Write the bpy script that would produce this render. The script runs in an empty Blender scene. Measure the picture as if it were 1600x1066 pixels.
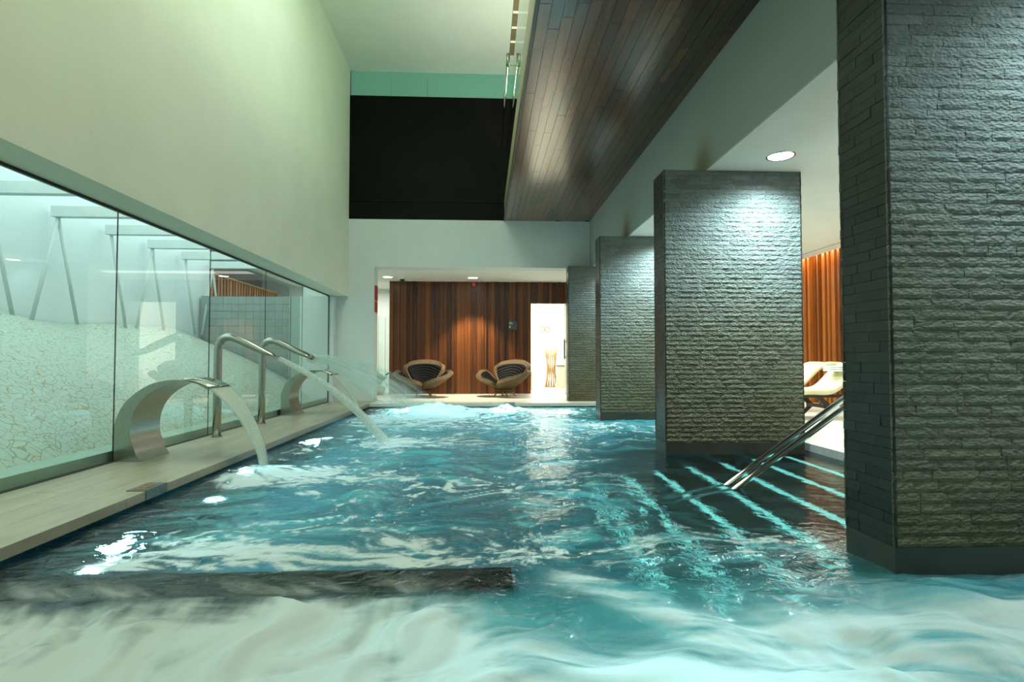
import bpy, bmesh, math, random
import numpy as np
from math import sin, cos, pi, radians, sqrt
from mathutils import Vector, Matrix

SC = bpy.context.scene
COL = SC.collection
rnd = random.Random(7)

# ------------------------------------------------------------------ camera
cam = bpy.data.cameras.new('camera')
cam.sensor_width = 36.0
cam.lens = 20.0
cam.clip_start = 0.05
co = bpy.data.objects.new('camera', cam)
COL.objects.link(co)
co.location = (0, 0, 1.0)
co.rotation_euler = (radians(90 + 1.77), 0, radians(-2.80))
SC.camera = co

# ------------------------------------------------------------------ world, exposure, big lamps
w = bpy.data.worlds.new('world')
SC.world = w
w.use_nodes = True
w.node_tree.nodes['Background'].inputs[0].default_value = (0.75, 0.9, 0.88, 1)
w.node_tree.nodes['Background'].inputs[1].default_value = 0.08
SC.view_settings.view_transform = 'Standard'
SC.view_settings.look = 'None'
SC.view_settings.exposure = 0.0
SC.view_settings.gamma = 1.0
SC.view_settings.use_curve_mapping = False
try:
    SC.cycles.use_denoising = True
    SC.cycles.max_bounces = 10
    SC.cycles.transparent_max_bounces = 16
    SC.cycles.caustics_refractive = False
    SC.cycles.caustics_reflective = False
    SC.cycles.sample_clamp_indirect = 6.0
except Exception:
    pass


def area(name, loc, rot, sx, sy, power, col):
    l = bpy.data.lights.new(name, 'AREA')
    l.shape = 'RECTANGLE'
    l.size = sx
    l.size_y = sy
    l.energy = power
    l.color = col
    o = bpy.data.objects.new(name, l)
    o.location = loc
    o.rotation_euler = rot
    COL.objects.link(o)
    return o


def spot(name, loc, power, col, ang=110, blend=0.6, size=0.1, rot=(0, 0, 0)):
    l = bpy.data.lights.new(name, 'SPOT')
    l.energy = power
    l.color = col
    l.spot_size = radians(ang)
    l.spot_blend = blend
    l.shadow_soft_size = size
    o = bpy.data.objects.new(name, l)
    o.location = loc
    o.rotation_euler = rot
    COL.objects.link(o)
    return o


# the high lamps of the tall pool hall (warm greenish near the camera, cooler further in)
area('hall_lamp', (-0.9, 1.2, 7.2), (0, 0, 0), 2.4, 2.4, 130, (1.0, 0.93, 0.50))
area('hall_lamp', (-1.2, 6.2, 7.25), (0, 0, 0), 2.0, 4.0, 120, (0.88, 1.0, 0.92))
# unseen upward fill added over the gallery to brighten the ceiling
area('gallery_lamp', (1.9, 3.2, 4.7), (radians(180), radians(-18), 0), 1.2, 2.6, 125, (1.0, 0.97, 0.66))
area('gallery_lamp', (1.9, 8.6, 4.7), (radians(180), radians(-18), 0), 1.2, 4.2, 130, (0.93, 1.0, 0.84))
# behind the viewer: unseen cool fill, added to light the hall
area('hall_lamp', (0.2, -3.2, 3.6), (radians(78), 0, 0), 5.5, 4.0, 95, (0.84, 1.0, 1.0))
# skylit court behind the glass wall
area('court_lamp', (-4.75, 6.5, 3.73), (0, 0, 0), 2.5, 16, 235, (0.86, 1.0, 0.98))
# lounge to the right and the room beyond the doorway
area('lounge_lamp', (5.0, 9.6, 2.93), (0, 0, 0), 1.4, 6.0, 210, (1.0, 0.98, 0.82))
area('lounge_lamp', (5.3, 3.6, 2.93), (0, 0, 0), 1.2, 3.0, 60, (1.0, 0.98, 0.82))
area('room_lamp', (1.8, 17.2, 3.15), (0, 0, 0), 2.6, 3.4, 400, (1.0, 0.97, 0.86))
area('room_lamp', (-3.6, 16.6, 3.2), (0, 0, 0), 1.6, 3.0, 120, (0.97, 1.0, 0.9))
# lamps under the water
for (x, y, z, rz, p) in [(-2.2, 3.6, -0.45, -90, 16), (-2.25, 5.6, -0.45, -90, 22), (-2.25, 7.6, -0.45, -90, 30),
                         (-1.5, 11.5, -0.5, 180, 60), (0.3, 11.5, -0.5, 180, 80), (1.6, 11.3, -0.5, 180, 60),
                         (0.6, 1.2, -0.7, 0, 26)]:
    area('underwater_lamp', (x, y, z), (radians(90), 0, radians(rz)), 0.22, 0.12, p, (0.50, 0.93, 1.0))


# ------------------------------------------------------------------ materials
def newmat(name):
    m = bpy.data.materials.new(name)
    m.use_nodes = True
    nt = m.node_tree
    return m, nt, nt.nodes['Principled BSDF'], nt.nodes['Material Output']


def N(nt, t, **kw):
    n = nt.nodes.new(t)
    for k, v in kw.items():
        setattr(n, k, v)
    return n


def mat(name, col, rough=0.5, metal=0.0, var=0.0, scale=6.0, bump=0.0, bscale=30.0, stretch=(1, 1, 1),
        objvar=0.0, coords='Object', emit=None, estr=0.0, coat=0.0, spec=0.5, detail=5.0):
    m, nt, b, out = newmat(name)
    b.inputs['Roughness'].default_value = rough
    b.inputs['Metallic'].default_value = metal
    b.inputs['Specular IOR Level'].default_value = spec
    b.inputs['Coat Weight'].default_value = coat
    b.inputs['Coat Roughness'].default_value = 0.15
    tc = N(nt, 'ShaderNodeTexCoord')
    mp = N(nt, 'ShaderNodeMapping')
    mp.inputs['Scale'].default_value = stretch
    if coords == 'World':
        g = N(nt, 'ShaderNodeNewGeometry')
        nt.links.new(g.outputs['Position'], mp.inputs[0])
    else:
        nt.links.new(tc.outputs['Object'], mp.inputs[0])
    hsv = N(nt, 'ShaderNodeHueSaturation')
    hsv.inputs['Color'].default_value = (*col, 1)
    n = N(nt, 'ShaderNodeTexNoise')
    n.inputs['Scale'].default_value = scale
    n.inputs['Detail'].default_value = detail
    nt.links.new(mp.outputs[0], n.inputs['Vector'])
    mr = N(nt, 'ShaderNodeMapRange')
    mr.inputs['From Min'].default_value = 0.3
    mr.inputs['From Max'].default_value = 0.7
    mr.inputs['To Min'].default_value = 1 - var
    mr.inputs['To Max'].default_value = 1 + var
    nt.links.new(n.outputs[0], mr.inputs[0])
    if objvar:
        oi = N(nt, 'ShaderNodeObjectInfo')
        m2 = N(nt, 'ShaderNodeMapRange')
        m2.inputs['To Min'].default_value = 1 - objvar
        m2.inputs['To Max'].default_value = 1 + objvar
        nt.links.new(oi.outputs['Random'], m2.inputs[0])
        mu = N(nt, 'ShaderNodeMath', operation='MULTIPLY')
        nt.links.new(mr.outputs[0], mu.inputs[0])
        nt.links.new(m2.outputs[0], mu.inputs[1])
        nt.links.new(mu.outputs[0], hsv.inputs['Value'])
    else:
        nt.links.new(mr.outputs[0], hsv.inputs['Value'])
    nt.links.new(hsv.outputs[0], b.inputs['Base Color'])
    if bump:
        n2 = N(nt, 'ShaderNodeTexNoise')
        n2.inputs['Scale'].default_value = bscale
        n2.inputs['Detail'].default_value = 6
        nt.links.new(mp.outputs[0], n2.inputs['Vector'])
        bp = N(nt, 'ShaderNodeBump')
        bp.inputs['Strength'].default_value = 1.0
        bp.inputs['Distance'].default_value = bump
        nt.links.new(n2.outputs[0], bp.inputs['Height'])
        nt.links.new(bp.outputs[0], b.inputs['Normal'])
    if emit:
        b.inputs['Emission Color'].default_value = (*emit, 1)
        b.inputs['Emission Strength'].default_value = estr
    return m


M = {}
M['plaster'] = mat('plaster', (0.74, 0.78, 0.68), 0.85, var=0.03, scale=1.5, bump=0.002, bscale=14, coords='World')
M['plaster_cool'] = mat('plaster_cool', (0.68, 0.74, 0.73), 0.85, var=0.03, scale=1.5, coords='World')
M['white'] = mat('white_paint', (0.80, 0.83, 0.78), 0.7, var=0.02, scale=2, coords='World')
M['court_white'] = mat('court_white', (0.76, 0.84, 0.87), 0.7, var=0.02, scale=2, coords='World')
M['court_beam'] = mat('court_beam', (0.64, 0.72, 0.71), 0.6, var=0.03)
M['black_panel'] = mat('black_panel', (0.004, 0.004, 0.003), 0.5, var=0.3, scale=3, spec=0.08, coords='World')
M['limestone'] = mat('limestone', (0.36, 0.345, 0.255), 0.32, var=0.16, scale=2.2, stretch=(4, .8, 1), bump=0.001, bscale=40,
                     objvar=0.05, coords='World')
M['limestone_back'] = mat('limestone_back', (0.70, 0.69, 0.60), 0.4, var=0.06, scale=2.2, stretch=(1, 3, 1), coords='World', objvar=0.03)
M['channel'] = mat('dark_channel', (0.03, 0.035, 0.03), 0.4, metal=0.5)
M['kerb'] = mat('court_kerb', (0.30, 0.42, 0.36), 0.6, var=0.08)
M['steel'] = mat('brushed_steel', (0.40, 0.41, 0.36), 0.22, metal=1.0, var=0.08, scale=30, stretch=(1, 30, 1), bump=0.0004, bscale=60)
M['polished'] = mat('polished_steel', (0.72, 0.73, 0.70), 0.07, metal=1.0, var=0.02)
M['steel_dark'] = mat('worn_steel', (0.22, 0.24, 0.22), 0.4, metal=0.9, var=0.15, scale=40)
M['plinth'] = mat('plinth_stone', (0.045, 0.048, 0.038), 0.3, var=0.2, scale=3, bump=0.001, coords='World')
M['weir'] = mat('weir_stone', (0.028, 0.022, 0.016), 0.25, var=0.35, scale=7, bump=0.003, bscale=18, coords='World')
M['pool_tile'] = mat('pool_tile', (0.045, 0.18, 0.22), 0.4, var=0.2, scale=3, coords='World')
M['step_stone'] = mat('step_stone', (0.05, 0.085, 0.08), 0.4, var=0.2, scale=3, coords='World')
M['led'] = mat('led_strip', (0.5, 0.9, 0.85), 0.4, emit=(0.36, 0.95, 0.82), estr=1.15)
M['red'] = mat('red_paint', (0.45, 0.03, 0.02), 0.4)
M['sign'] = mat('sign_plate', (0.06, 0.07, 0.075), 0.35)
M['sign_white'] = mat('sign_white', (0.6, 0.65, 0.62), 0.5)
M['black'] = mat('black_plastic', (0.01, 0.01, 0.01), 0.3)
M['lampglass'] = mat('lamp_diffuser', (0.9, 0.9, 0.9), 0.4, emit=(0.88, 1.0, 1.0), estr=14)
M['poollampglass'] = mat('pool_lamp_lens', (0.9, 0.9, 0.9), 0.4, emit=(0.8, 1.0, 1.0), estr=7)  # glow that stands in for glints on the water
M['slatlight'] = mat('slat_light', (0.8, 0.8, 0.7), 0.4, emit=(1.0, 0.95, 0.65), estr=0.5)
M['cove'] = mat('cove_light', (1, .8, .5), 0.4, emit=(1.0, 0.70, 0.30), estr=9)
M['wicker'] = mat('wicker', (0.125, 0.082, 0.034), 0.75, var=0.55, scale=38, bump=0.012, bscale=38, stretch=(1, 1, 1.6))
M['legwood'] = mat('dark_wood', (0.035, 0.022, 0.014), 0.35, var=0.3, scale=12, stretch=(1, 1, 4))
M['leatherette'] = mat('cream_leather', (0.74, 0.70, 0.46), 0.45, var=0.06, scale=5, bump=0.002, bscale=30)
M['towel'] = mat('towel', (0.85, 0.9, 0.9), 0.9, bump=0.003, bscale=90)
M['linen'] = mat('linen', (0.40, 0.37, 0.26), 0.9, var=0.08, bump=0.004, bscale=20)
M['bamboo'] = mat('bamboo', (0.34, 0.20, 0.07), 0.5, var=0.3, scale=10, stretch=(3, 3, 1))
M['leaf'] = mat('leaf', (0.10, 0.34, 0.06), 0.4, var=0.3, objvar=0.2)
M['pot'] = mat('pot_clay', (0.55, 0.50, 0.28), 0.7, var=0.1)
M['tilegrey'] = mat('grey_tile', (0.36, 0.43, 0.41), 0.45, objvar=0.05)
M['grout'] = mat('grout', (0.26, 0.31, 0.30), 0.8)


def wood(name, dark, light, rough, stretch, spec=0.5, coat=0.0, bump=0.0012, dark_to_light=1.0):
    """board wood: grain along the stretched axis, board-to-board tone from the object's random number"""
    m, nt, b, out = newmat(name)
    g = N(nt, 'ShaderNodeNewGeometry')
    mp = N(nt, 'ShaderNodeMapping')
    mp.inputs['Scale'].default_value = stretch
    oi = N(nt, 'ShaderNodeObjectInfo')
    nt.links.new(g.outputs['Position'], mp.inputs[0])
    comb = N(nt, 'ShaderNodeVectorMath', operation='ADD')
    sc = N(nt, 'ShaderNodeVectorMath', operation='SCALE')
    sc.inputs[0].default_value = (17, 31, 23)
    nt.links.new(oi.outputs['Random'], sc.inputs['Scale'])
    nt.links.new(mp.outputs[0], comb.inputs[0])
    nt.links.new(sc.outputs[0], comb.inputs[1])
    n = N(nt, 'ShaderNodeTexNoise')
    n.inputs['Scale'].default_value = 3.0
    n.inputs['Detail'].default_value = 8
    n.inputs['Distortion'].default_value = 0.6
    nt.links.new(comb.outputs[0], n.inputs['Vector'])
    ad = N(nt, 'ShaderNodeMath', operation='MULTIPLY_ADD')
    nt.links.new(oi.outputs['Random'], ad.inputs[0])
    ad.inputs[1].default_value = 0.75
    mm = N(nt, 'ShaderNodeMath', operation='MULTIPLY_ADD')
    nt.links.new(n.outputs[0], mm.inputs[0])
    mm.inputs[1].default_value = 0.9
    mm.inputs[2].default_value = -0.32
    nt.links.new(mm.outputs[0], ad.inputs[2])
    cr = N(nt, 'ShaderNodeValToRGB')
    cr.color_ramp.elements[0].color = (*dark, 1)
    cr.color_ramp.elements[1].color = (*light, 1)
    cr.color_ramp.elements[1].position = dark_to_light
    nt.links.new(ad.outputs[0], cr.inputs[0])
    nt.links.new(cr.outputs[0], b.inputs['Base Color'])
    b.inputs['Roughness'].default_value = rough
    b.inputs['Specular IOR Level'].default_value = spec
    b.inputs['Coat Weight'].default_value = coat
    b.inputs['Coat Roughness'].default_value = 0.2
    bp = N(nt, 'ShaderNodeBump')
    bp.inputs['Distance'].default_value = bump
    nt.links.new(n.outputs[0], bp.inputs['Height'])
    nt.links.new(bp.outputs[0], b.inputs['Normal'])
    return m


M['soffit'] = wood('soffit_timber', (0.008, 0.003, 0.001), (0.20, 0.062, 0.018), 0.22, (6, 0.5, 6), spec=0.65, coat=0.55, bump=0.0004)
M['wallwood'] = wood('wall_timber', (0.012, 0.003, 0.001), (0.20, 0.060, 0.010), 0.34, (7, 7, 0.5), spec=0.4)
M['slatwood'] = wood('slat_timber', (0.04, 0.010, 0.003), (0.36, 0.12, 0.025), 0.33, (7, 7, 0.5), spec=0.4)
M['fencewood'] = wood('fence_timber', (0.10, 0.03, 0.01), (0.40, 0.17, 0.06), 0.5, (7, 7, 0.5))


def stone_material():
    m, nt, b, out = newmat('split_slate')
    g = N(nt, 'ShaderNodeNewGeometry')
    oi = N(nt, 'ShaderNodeObjectInfo')
    mp = N(nt, 'ShaderNodeMapping')
    mp.inputs['Scale'].default_value = (1, 1, 1.7)
    nt.links.new(g.outputs['Position'], mp.inputs[0])
    n1 = N(nt, 'ShaderNodeTexNoise')
    n1.inputs['Scale'].default_value = 26
    n1.inputs['Detail'].default_value = 8
    n1.inputs['Roughness'].default_value = 0.62
    nt.links.new(mp.outputs[0], n1.inputs['Vector'])
    v = N(nt, 'ShaderNodeTexVoronoi')
    v.feature = 'SMOOTH_F1'
    v.inputs['Scale'].default_value = 55
    nt.links.new(mp.outputs[0], v.inputs['Vector'])
    ad = N(nt, 'ShaderNodeMath', operation='MULTIPLY_ADD')
    nt.links.new(v.outputs['Distance'], ad.inputs[0])
    ad.inputs[1].default_value = 0.8
    nt.links.new(n1.outputs[0], ad.inputs[2])
    bp = N(nt, 'ShaderNodeBump')
    bp.inputs['Distance'].default_value = 0.019
    bp.inputs['Strength'].default_value = 0.9
    nt.links.new(ad.outputs[0], bp.inputs['Height'])
    nt.links.new(bp.outputs[0], b.inputs['Normal'])
    # mineral deposits: olive towards the waterline and under the coping, grey-green between
    sep = N(nt, 'ShaderNodeSeparateXYZ')
    nt.links.new(g.outputs['Position'], sep.inputs[0])
    n3 = N(nt, 'ShaderNodeTexNoise')
    n3.inputs['Scale'].default_value = 1.3
    n3.inputs['Detail'].default_value = 4
    nt.links.new(g.outputs['Position'], n3.inputs['Vector'])
    a2 = N(nt, 'ShaderNodeMath', operation='MULTIPLY_ADD')
    nt.links.new(n3.outputs[0], a2.inputs[0])
    a2.inputs[1].default_value = 1.2
    nt.links.new(sep.outputs[2], a2.inputs[2])
    cr = N(nt, 'ShaderNodeValToRGB')
    cr.color_ramp.elements[0].position = 0.18
    cr.color_ramp.elements[0].color = (0.12, 0.115, 0.062, 1)
    e = cr.color_ramp.elements.new(0.5)
    e.color = (0.16, 0.175, 0.13, 1)
    cr.color_ramp.elements[-1].position = 0.72
    cr.color_ramp.elements[-1].color = (0.18, 0.215, 0.205, 1)
    dv = N(nt, 'ShaderNodeMath', operation='MULTIPLY')
    dv.inputs[1].default_value = 0.27
    nt.links.new(a2.outputs[0], dv.inputs[0])
    nt.links.new(dv.outputs[0], cr.inputs[0])
    hsv = N(nt, 'ShaderNodeHueSaturation')
    nt.links.new(cr.outputs[0], hsv.inputs['Color'])
    r = N(nt, 'ShaderNodeMath', operation='MULTIPLY_ADD')
    nt.links.new(oi.outputs['Random'], r.inputs[0])
    r.inputs[1].default_value = 0.35
    r2 = N(nt, 'ShaderNodeMath', operation='MULTIPLY_ADD')
    nt.links.new(n1.outputs[0], r2.inputs[0])
    r2.inputs[1].default_value = 0.7
    r2.inputs[2].default_value = 0.45
    nt.links.new(r2.outputs[0], r.inputs[2])
    nt.links.new(r.outputs[0], hsv.inputs['Value'])
    nt.links.new(hsv.outputs[0], b.inputs['Base Color'])
    b.inputs['Roughness'].default_value = 0.62
    b.inputs['Specular IOR Level'].default_value = 0.35
    return m


M['slate'] = stone_material()
M['slate_core'] = mat('slate_core', (0.02, 0.022, 0.018), 0.8)


def glass_mat(name, tint, ior=1.5, rough=0.0):
    m, nt, b, out = newmat(name)
    nt.nodes.remove(b)
    tr = N(nt, 'ShaderNodeBsdfTransparent')
    tr.inputs[0].default_value = (*tint, 1)
    gl = N(nt, 'ShaderNodeBsdfGlossy')
    gl.inputs['Roughness'].default_value = rough
    gl.inputs['Color'].default_value = (1, 1, 1, 1)
    fr = N(nt, 'ShaderNodeFresnel')
    fr.inputs['IOR'].default_value = ior
    mx = N(nt, 'ShaderNodeMixShader')
    g = N(nt, 'ShaderNodeNewGeometry')
    # only outward faces reflect, so that the pane does not darken by inner reflections
    inv = N(nt, 'ShaderNodeMath', operation='SUBTRACT')
    inv.inputs[0].default_value = 1.0
    nt.links.new(g.outputs['Backfacing'], inv.inputs[1])
    mu = N(nt, 'ShaderNodeMath', operation='MULTIPLY')
    nt.links.new(fr.outputs[0], mu.inputs[0])
    nt.links.new(inv.outputs[0], mu.inputs[1])
    nt.links.new(mu.outputs[0], mx.inputs[0])
    nt.links.new(tr.outputs[0], mx.inputs[1])
    nt.links.new(gl.outputs[0], mx.inputs[2])
    nt.links.new(mx.outputs[0], out.inputs[0])
    return m


M['glass'] = glass_mat('pane_glass', (0.93, 0.985, 0.96), 1.62)
M['rail_glass'] = glass_mat('balustrade_glass', (0.66, 0.84, 0.62), 1.55)


def green_band():
    m, nt, b, out = newmat('green_glass')
    b.inputs['Base Color'].default_value = (0.10, 0.26, 0.19, 1)
    b.inputs['Roughness'].default_value = 0.15
    b.inputs['Emission Color'].default_value = (0.16, 0.38, 0.27, 1)
    b.inputs['Emission Strength'].default_value = 0.34  # glow stands in for light coming from behind the panes
    return m


M['green_glass'] = green_band()


def crackle():
    m, nt, b, out = newmat('crackle_mosaic')
    g = N(nt, 'ShaderNodeNewGeometry')
    n = N(nt, 'ShaderNodeTexNoise')
    n.inputs['Scale'].default_value = 2.5
    nt.links.new(g.outputs['Position'], n.inputs['Vector'])
    mx = N(nt, 'ShaderNodeVectorMath', operation='MULTIPLY_ADD')
    nt.links.new(n.outputs['Color'], mx.inputs[0])
    mx.inputs[1].default_value = (0.35, 0.35, 0.35)
    nt.links.new(g.outputs['Position'], mx.inputs[2])
    v = N(nt, 'ShaderNodeTexVoronoi')
    v.feature = 'DISTANCE_TO_EDGE'
    v.inputs['Scale'].default_value = 13.0
    nt.links.new(mx.outputs[0], v.inputs['Vector'])
    cr = N(nt, 'ShaderNodeValToRGB')
    cr.color_ramp.elements[0].position = 0.02
    cr.color_ramp.elements[0].color = (0.37, 0.34, 0.17, 1)
    cr.color_ramp.elements[1].position = 0.06
    cr.color_ramp.elements[1].color = (0.50, 0.62, 0.56, 1)
    nt.links.new(v.outputs['Distance'], cr.inputs[0])
    nt.links.new(cr.outputs[0], b.inputs['Base Color'])
    b.inputs['Roughness'].default_value = 0.5
    return m


M['crackle'] = crackle()


def stained_plaster():
    """fascia paint with two brown damp stains just above the pillar heads"""
    m, nt, b, out = newmat('fascia_paint')
    g = N(nt, 'ShaderNodeNewGeometry')
    tot = None
    for y in (5.93, 9.18):
        d = N(nt, 'ShaderNodeVectorMath', operation='SUBTRACT')
        nt.links.new(g.outputs['Position'], d.inputs[0])
        d.inputs[1].default_value = (2.335, y, 3.05)
        s = N(nt, 'ShaderNodeVectorMath', operation='MULTIPLY')
        s.inputs[1].default_value = (0.2, 2.6, 2.4)
        nt.links.new(d.outputs[0], s.inputs[0])
        l = N(nt, 'ShaderNodeVectorMath', operation='LENGTH')
        nt.links.new(s.outputs[0], l.inputs[0])
        mr = N(nt, 'ShaderNodeMapRange')
        mr.interpolation_type = 'SMOOTHSTEP'
        mr.inputs['From Min'].default_value = 0.0
        mr.inputs['From Max'].default_value = 1.0
        mr.inputs['To Min'].default_value = 0.8
        mr.inputs['To Max'].default_value = 0.0
        nt.links.new(l.outputs['Value'], mr.inputs[0])
        if tot is None:
            tot = mr.outputs[0]
        else:
            a = N(nt, 'ShaderNodeMath', operation='MAXIMUM')
            nt.links.new(tot, a.inputs[0])
            nt.links.new(mr.outputs[0], a.inputs[1])
            tot = a.outputs[0]
    mx = N(nt, 'ShaderNodeMix', data_type='RGBA')
    nt.links.new(tot, mx.inputs[0])
    mx.inputs[6].default_value = (0.37, 0.415, 0.405, 1)  # plaster colour lowered to carry the weak light on this face
    mx.inputs[7].default_value = (0.20, 0.17, 0.10, 1)
    nt.links.new(mx.outputs[2], b.inputs['Base Color'])
    b.inputs['Roughness'].default_value = 0.8
    return m


M['fascia'] = stained_plaster()


def cushion_mat():
    m, nt, b, out = newmat('ribbed_cushion')
    tc = N(nt, 'ShaderNodeTexCoord')
    wv = N(nt, 'ShaderNodeTexWave')
    wv.wave_type = 'RINGS'
    wv.rings_direction = 'Z'
    wv.inputs['Scale'].default_value = 7.0
    wv.inputs['Distortion'].default_value = 1.5
    nt.links.new(tc.outputs['Object'], wv.inputs['Vector'])
    cr = N(nt, 'ShaderNodeValToRGB')
    cr.color_ramp.elements[0].color = (0.0015, 0.002, 0.003, 1)
    cr.color_ramp.elements[1].color = (0.004, 0.0055, 0.008, 1)
    nt.links.new(wv.outputs['Fac'], cr.inputs[0])
    nt.links.new(cr.outputs[0], b.inputs['Base Color'])
    bp = N(nt, 'ShaderNodeBump')
    bp.inputs['Distance'].default_value = 0.015
    nt.links.new(wv.outputs['Fac'], bp.inputs['Height'])
    nt.links.new(bp.outputs[0], b.inputs['Normal'])
    b.inputs['Roughness'].default_value = 0.55
    b.inputs['Specular IOR Level'].default_value = 0.1
    return m


M['cushion'] = cushion_mat()


def water_mat():
    m, nt, b, out = newmat('pool_water')
    nt.nodes.remove(b)
    g = N(nt, 'ShaderNodeNewGeometry')
    af = N(nt, 'ShaderNodeAttribute', attribute_name='foam')
    aa = N(nt, 'ShaderNodeAttribute', attribute_name='aer')
    # ripples finer than the mesh
    mp = N(nt, 'ShaderNodeMapping')
    mp.inputs['Scale'].default_value = (1.0, 1.5, 1.0)
    nt.links.new(g.outputs['Position'], mp.inputs[0])
    n1 = N(nt, 'ShaderNodeTexNoise')
    n1.inputs['Scale'].default_value = 9
    n1.inputs['Detail'].default_value = 5
    n1.inputs['Distortion'].default_value = 0.8
    nt.links.new(mp.outputs[0], n1.inputs['Vector'])
    bp = N(nt, 'ShaderNodeBump')
    bp.inputs['Strength'].default_value = 1.0
    cm_ = N(nt, 'ShaderNodeAttribute', attribute_name='rip')
    cml = N(nt, 'ShaderNodeMath', operation='MULTIPLY')
    cml.inputs[1].default_value = 0.018
    nt.links.new(cm_.outputs['Fac'], cml.inputs[0])
    nt.links.new(cml.outputs[0], bp.inputs['Distance'])
    nt.links.new(n1.outputs[0], bp.inputs['Height'])
    refr = N(nt, 'ShaderNodeBsdfRefraction')
    refr.inputs['IOR'].default_value = 1.33
    refr.inputs['Roughness'].default_value = 0.03
    refr.inputs['Color'].default_value = (0.56, 0.86, 0.90, 1)
    gl = N(nt, 'ShaderNodeBsdfGlossy')
    gl.inputs['Roughness'].default_value = 0.06
    nt.links.new(bp.outputs[0], refr.inputs['Normal'])
    nt.links.new(bp.outputs[0], gl.inputs['Normal'])
    fr = N(nt, 'ShaderNodeFresnel')
    fr.inputs['IOR'].default_value = 1.33
    nt.links.new(bp.outputs[0], fr.inputs['Normal'])
    # aerated water: small bubbles scatter the light
    dif = N(nt, 'ShaderNodeBsdfDiffuse')
    dif.inputs['Color'].default_value = (0.09, 0.44, 0.54, 1)
    mxa = N(nt, 'ShaderNodeMixShader')
    nt.links.new(aa.outputs['Fac'], mxa.inputs[0])
    nt.links.new(refr.outputs[0], mxa.inputs[1])
    nt.links.new(dif.outputs[0], mxa.inputs[2])
    mx = N(nt, 'ShaderNodeMixShader')
    nt.links.new(fr.outputs[0], mx.inputs[0])
    nt.links.new(mxa.outputs[0], mx.inputs[1])
    nt.links.new(gl.outputs[0], mx.inputs[2])
    # foam, broken up finely
    n2 = N(nt, 'ShaderNodeTexNoise')
    n2.inputs['Scale'].default_value = 34
    n2.inputs['Detail'].default_value = 5
    n2.inputs['Distortion'].default_value = 1.2
    nt.links.new(mp.outputs[0], n2.inputs['Vector'])
    sb = N(nt, 'ShaderNodeMath', operation='SUBTRACT')
    nt.links.new(n2.outputs[0], sb.inputs[0])
    sb.inputs[1].default_value = 0.5
    ma = N(nt, 'ShaderNodeMath', operation='MULTIPLY_ADD')
    nt.links.new(sb.outputs[0], ma.inputs[0])
    an = N(nt, 'ShaderNodeAttribute', attribute_name='crisp')
    nt.links.new(an.outputs['Fac'], ma.inputs[1])
    nt.links.new(af.outputs['Fac'], ma.inputs[2])
    mr = N(nt, 'ShaderNodeMapRange')
    mr.interpolation_type = 'SMOOTHSTEP'
    mr.inputs['From Min'].default_value = 0.0
    mr.inputs['From Max'].default_value = 1.0
    nt.links.new(ma.outputs[0], mr.inputs[0])
    fd = N(nt, 'ShaderNodeBsdfDiffuse')
    fd.inputs['Color'].default_value = (0.80, 0.90, 0.88, 1)
    ft = N(nt, 'ShaderNodeBsdfTranslucent')
    ft.inputs['Color'].default_value = (0.72, 0.94, 0.98, 1)
    fm = N(nt, 'ShaderNodeMixShader')
    fm.inputs[0].default_value = 0.4
    nt.links.new(fd.outputs[0], fm.inputs[1])
    nt.links.new(ft.outputs[0], fm.inputs[2])
    mx2 = N(nt, 'ShaderNodeMixShader')
    nt.links.new(mr.outputs[0], mx2.inputs[0])
    nt.links.new(mx.outputs[0], mx2.inputs[1])
    nt.links.new(fm.outputs[0], mx2.inputs[2])
    nt.links.new(mx2.outputs[0], out.inputs[0])
    return m


M['water'] = water_mat()


def jet_mat(name='falling_water', lo=0.35, hi=0.85, sc=(40, 40, 1.5)):
    m, nt, b, out = newmat(name)
    nt.nodes.remove(b)
    uv = N(nt, 'ShaderNodeAttribute', attribute_name='jet')
    tc = N(nt, 'ShaderNodeUVMap')
    mp = N(nt, 'ShaderNodeMapping')
    mp.inputs['Scale'].default_value = sc
    nt.links.new(tc.outputs[0], mp.inputs[0])
    n = N(nt, 'ShaderNodeTexNoise')
    n.inputs['Scale'].default_value = 1.0
    n.inputs['Detail'].default_value = 3
    nt.links.new(mp.outputs[0], n.inputs['Vector'])
    mr = N(nt, 'ShaderNodeMapRange')
    mr.inputs['From Min'].default_value = 0.3
    mr.inputs['From Max'].default_value = 0.7
    mr.inputs['To Min'].default_value = lo
    mr.inputs['To Max'].default_value = hi
    nt.links.new(n.outputs[0], mr.inputs[0])
    mu = N(nt, 'ShaderNodeMath', operation='MULTIPLY')
    nt.links.new(mr.outputs[0], mu.inputs[0])
    nt.links.new(uv.outputs['Fac'], mu.inputs[1])
    tr = N(nt, 'ShaderNodeBsdfTransparent')
    tr.inputs[0].default_value = (0.95, 1, 1, 1)
    d = N(nt, 'ShaderNodeBsdfDiffuse')
    d.inputs[0].default_value = (0.82, 0.90, 0.84, 1)
    t = N(nt, 'ShaderNodeBsdfTranslucent')
    t.inputs[0].default_value = (0.80, 0.90, 0.86, 1)
    dm = N(nt, 'ShaderNodeMixShader')
    nt.links.new(d.outputs[0], dm.inputs[1])
    nt.links.new(t.outputs[0], dm.inputs[2])
    mx = N(nt, 'ShaderNodeMixShader')
    nt.links.new(mu.outputs[0], mx.inputs[0])
    nt.links.new(tr.outputs[0], mx.inputs[1])
    nt.links.new(dm.outputs[0], mx.inputs[2])
    nt.links.new(mx.outputs[0], out.inputs[0])
    return m


M['jet'] = jet_mat(lo=.55, hi=.95)
M['spray'] = jet_mat('spray_mist', 0.12, 0.55, (9, 1.2, 1))


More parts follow.
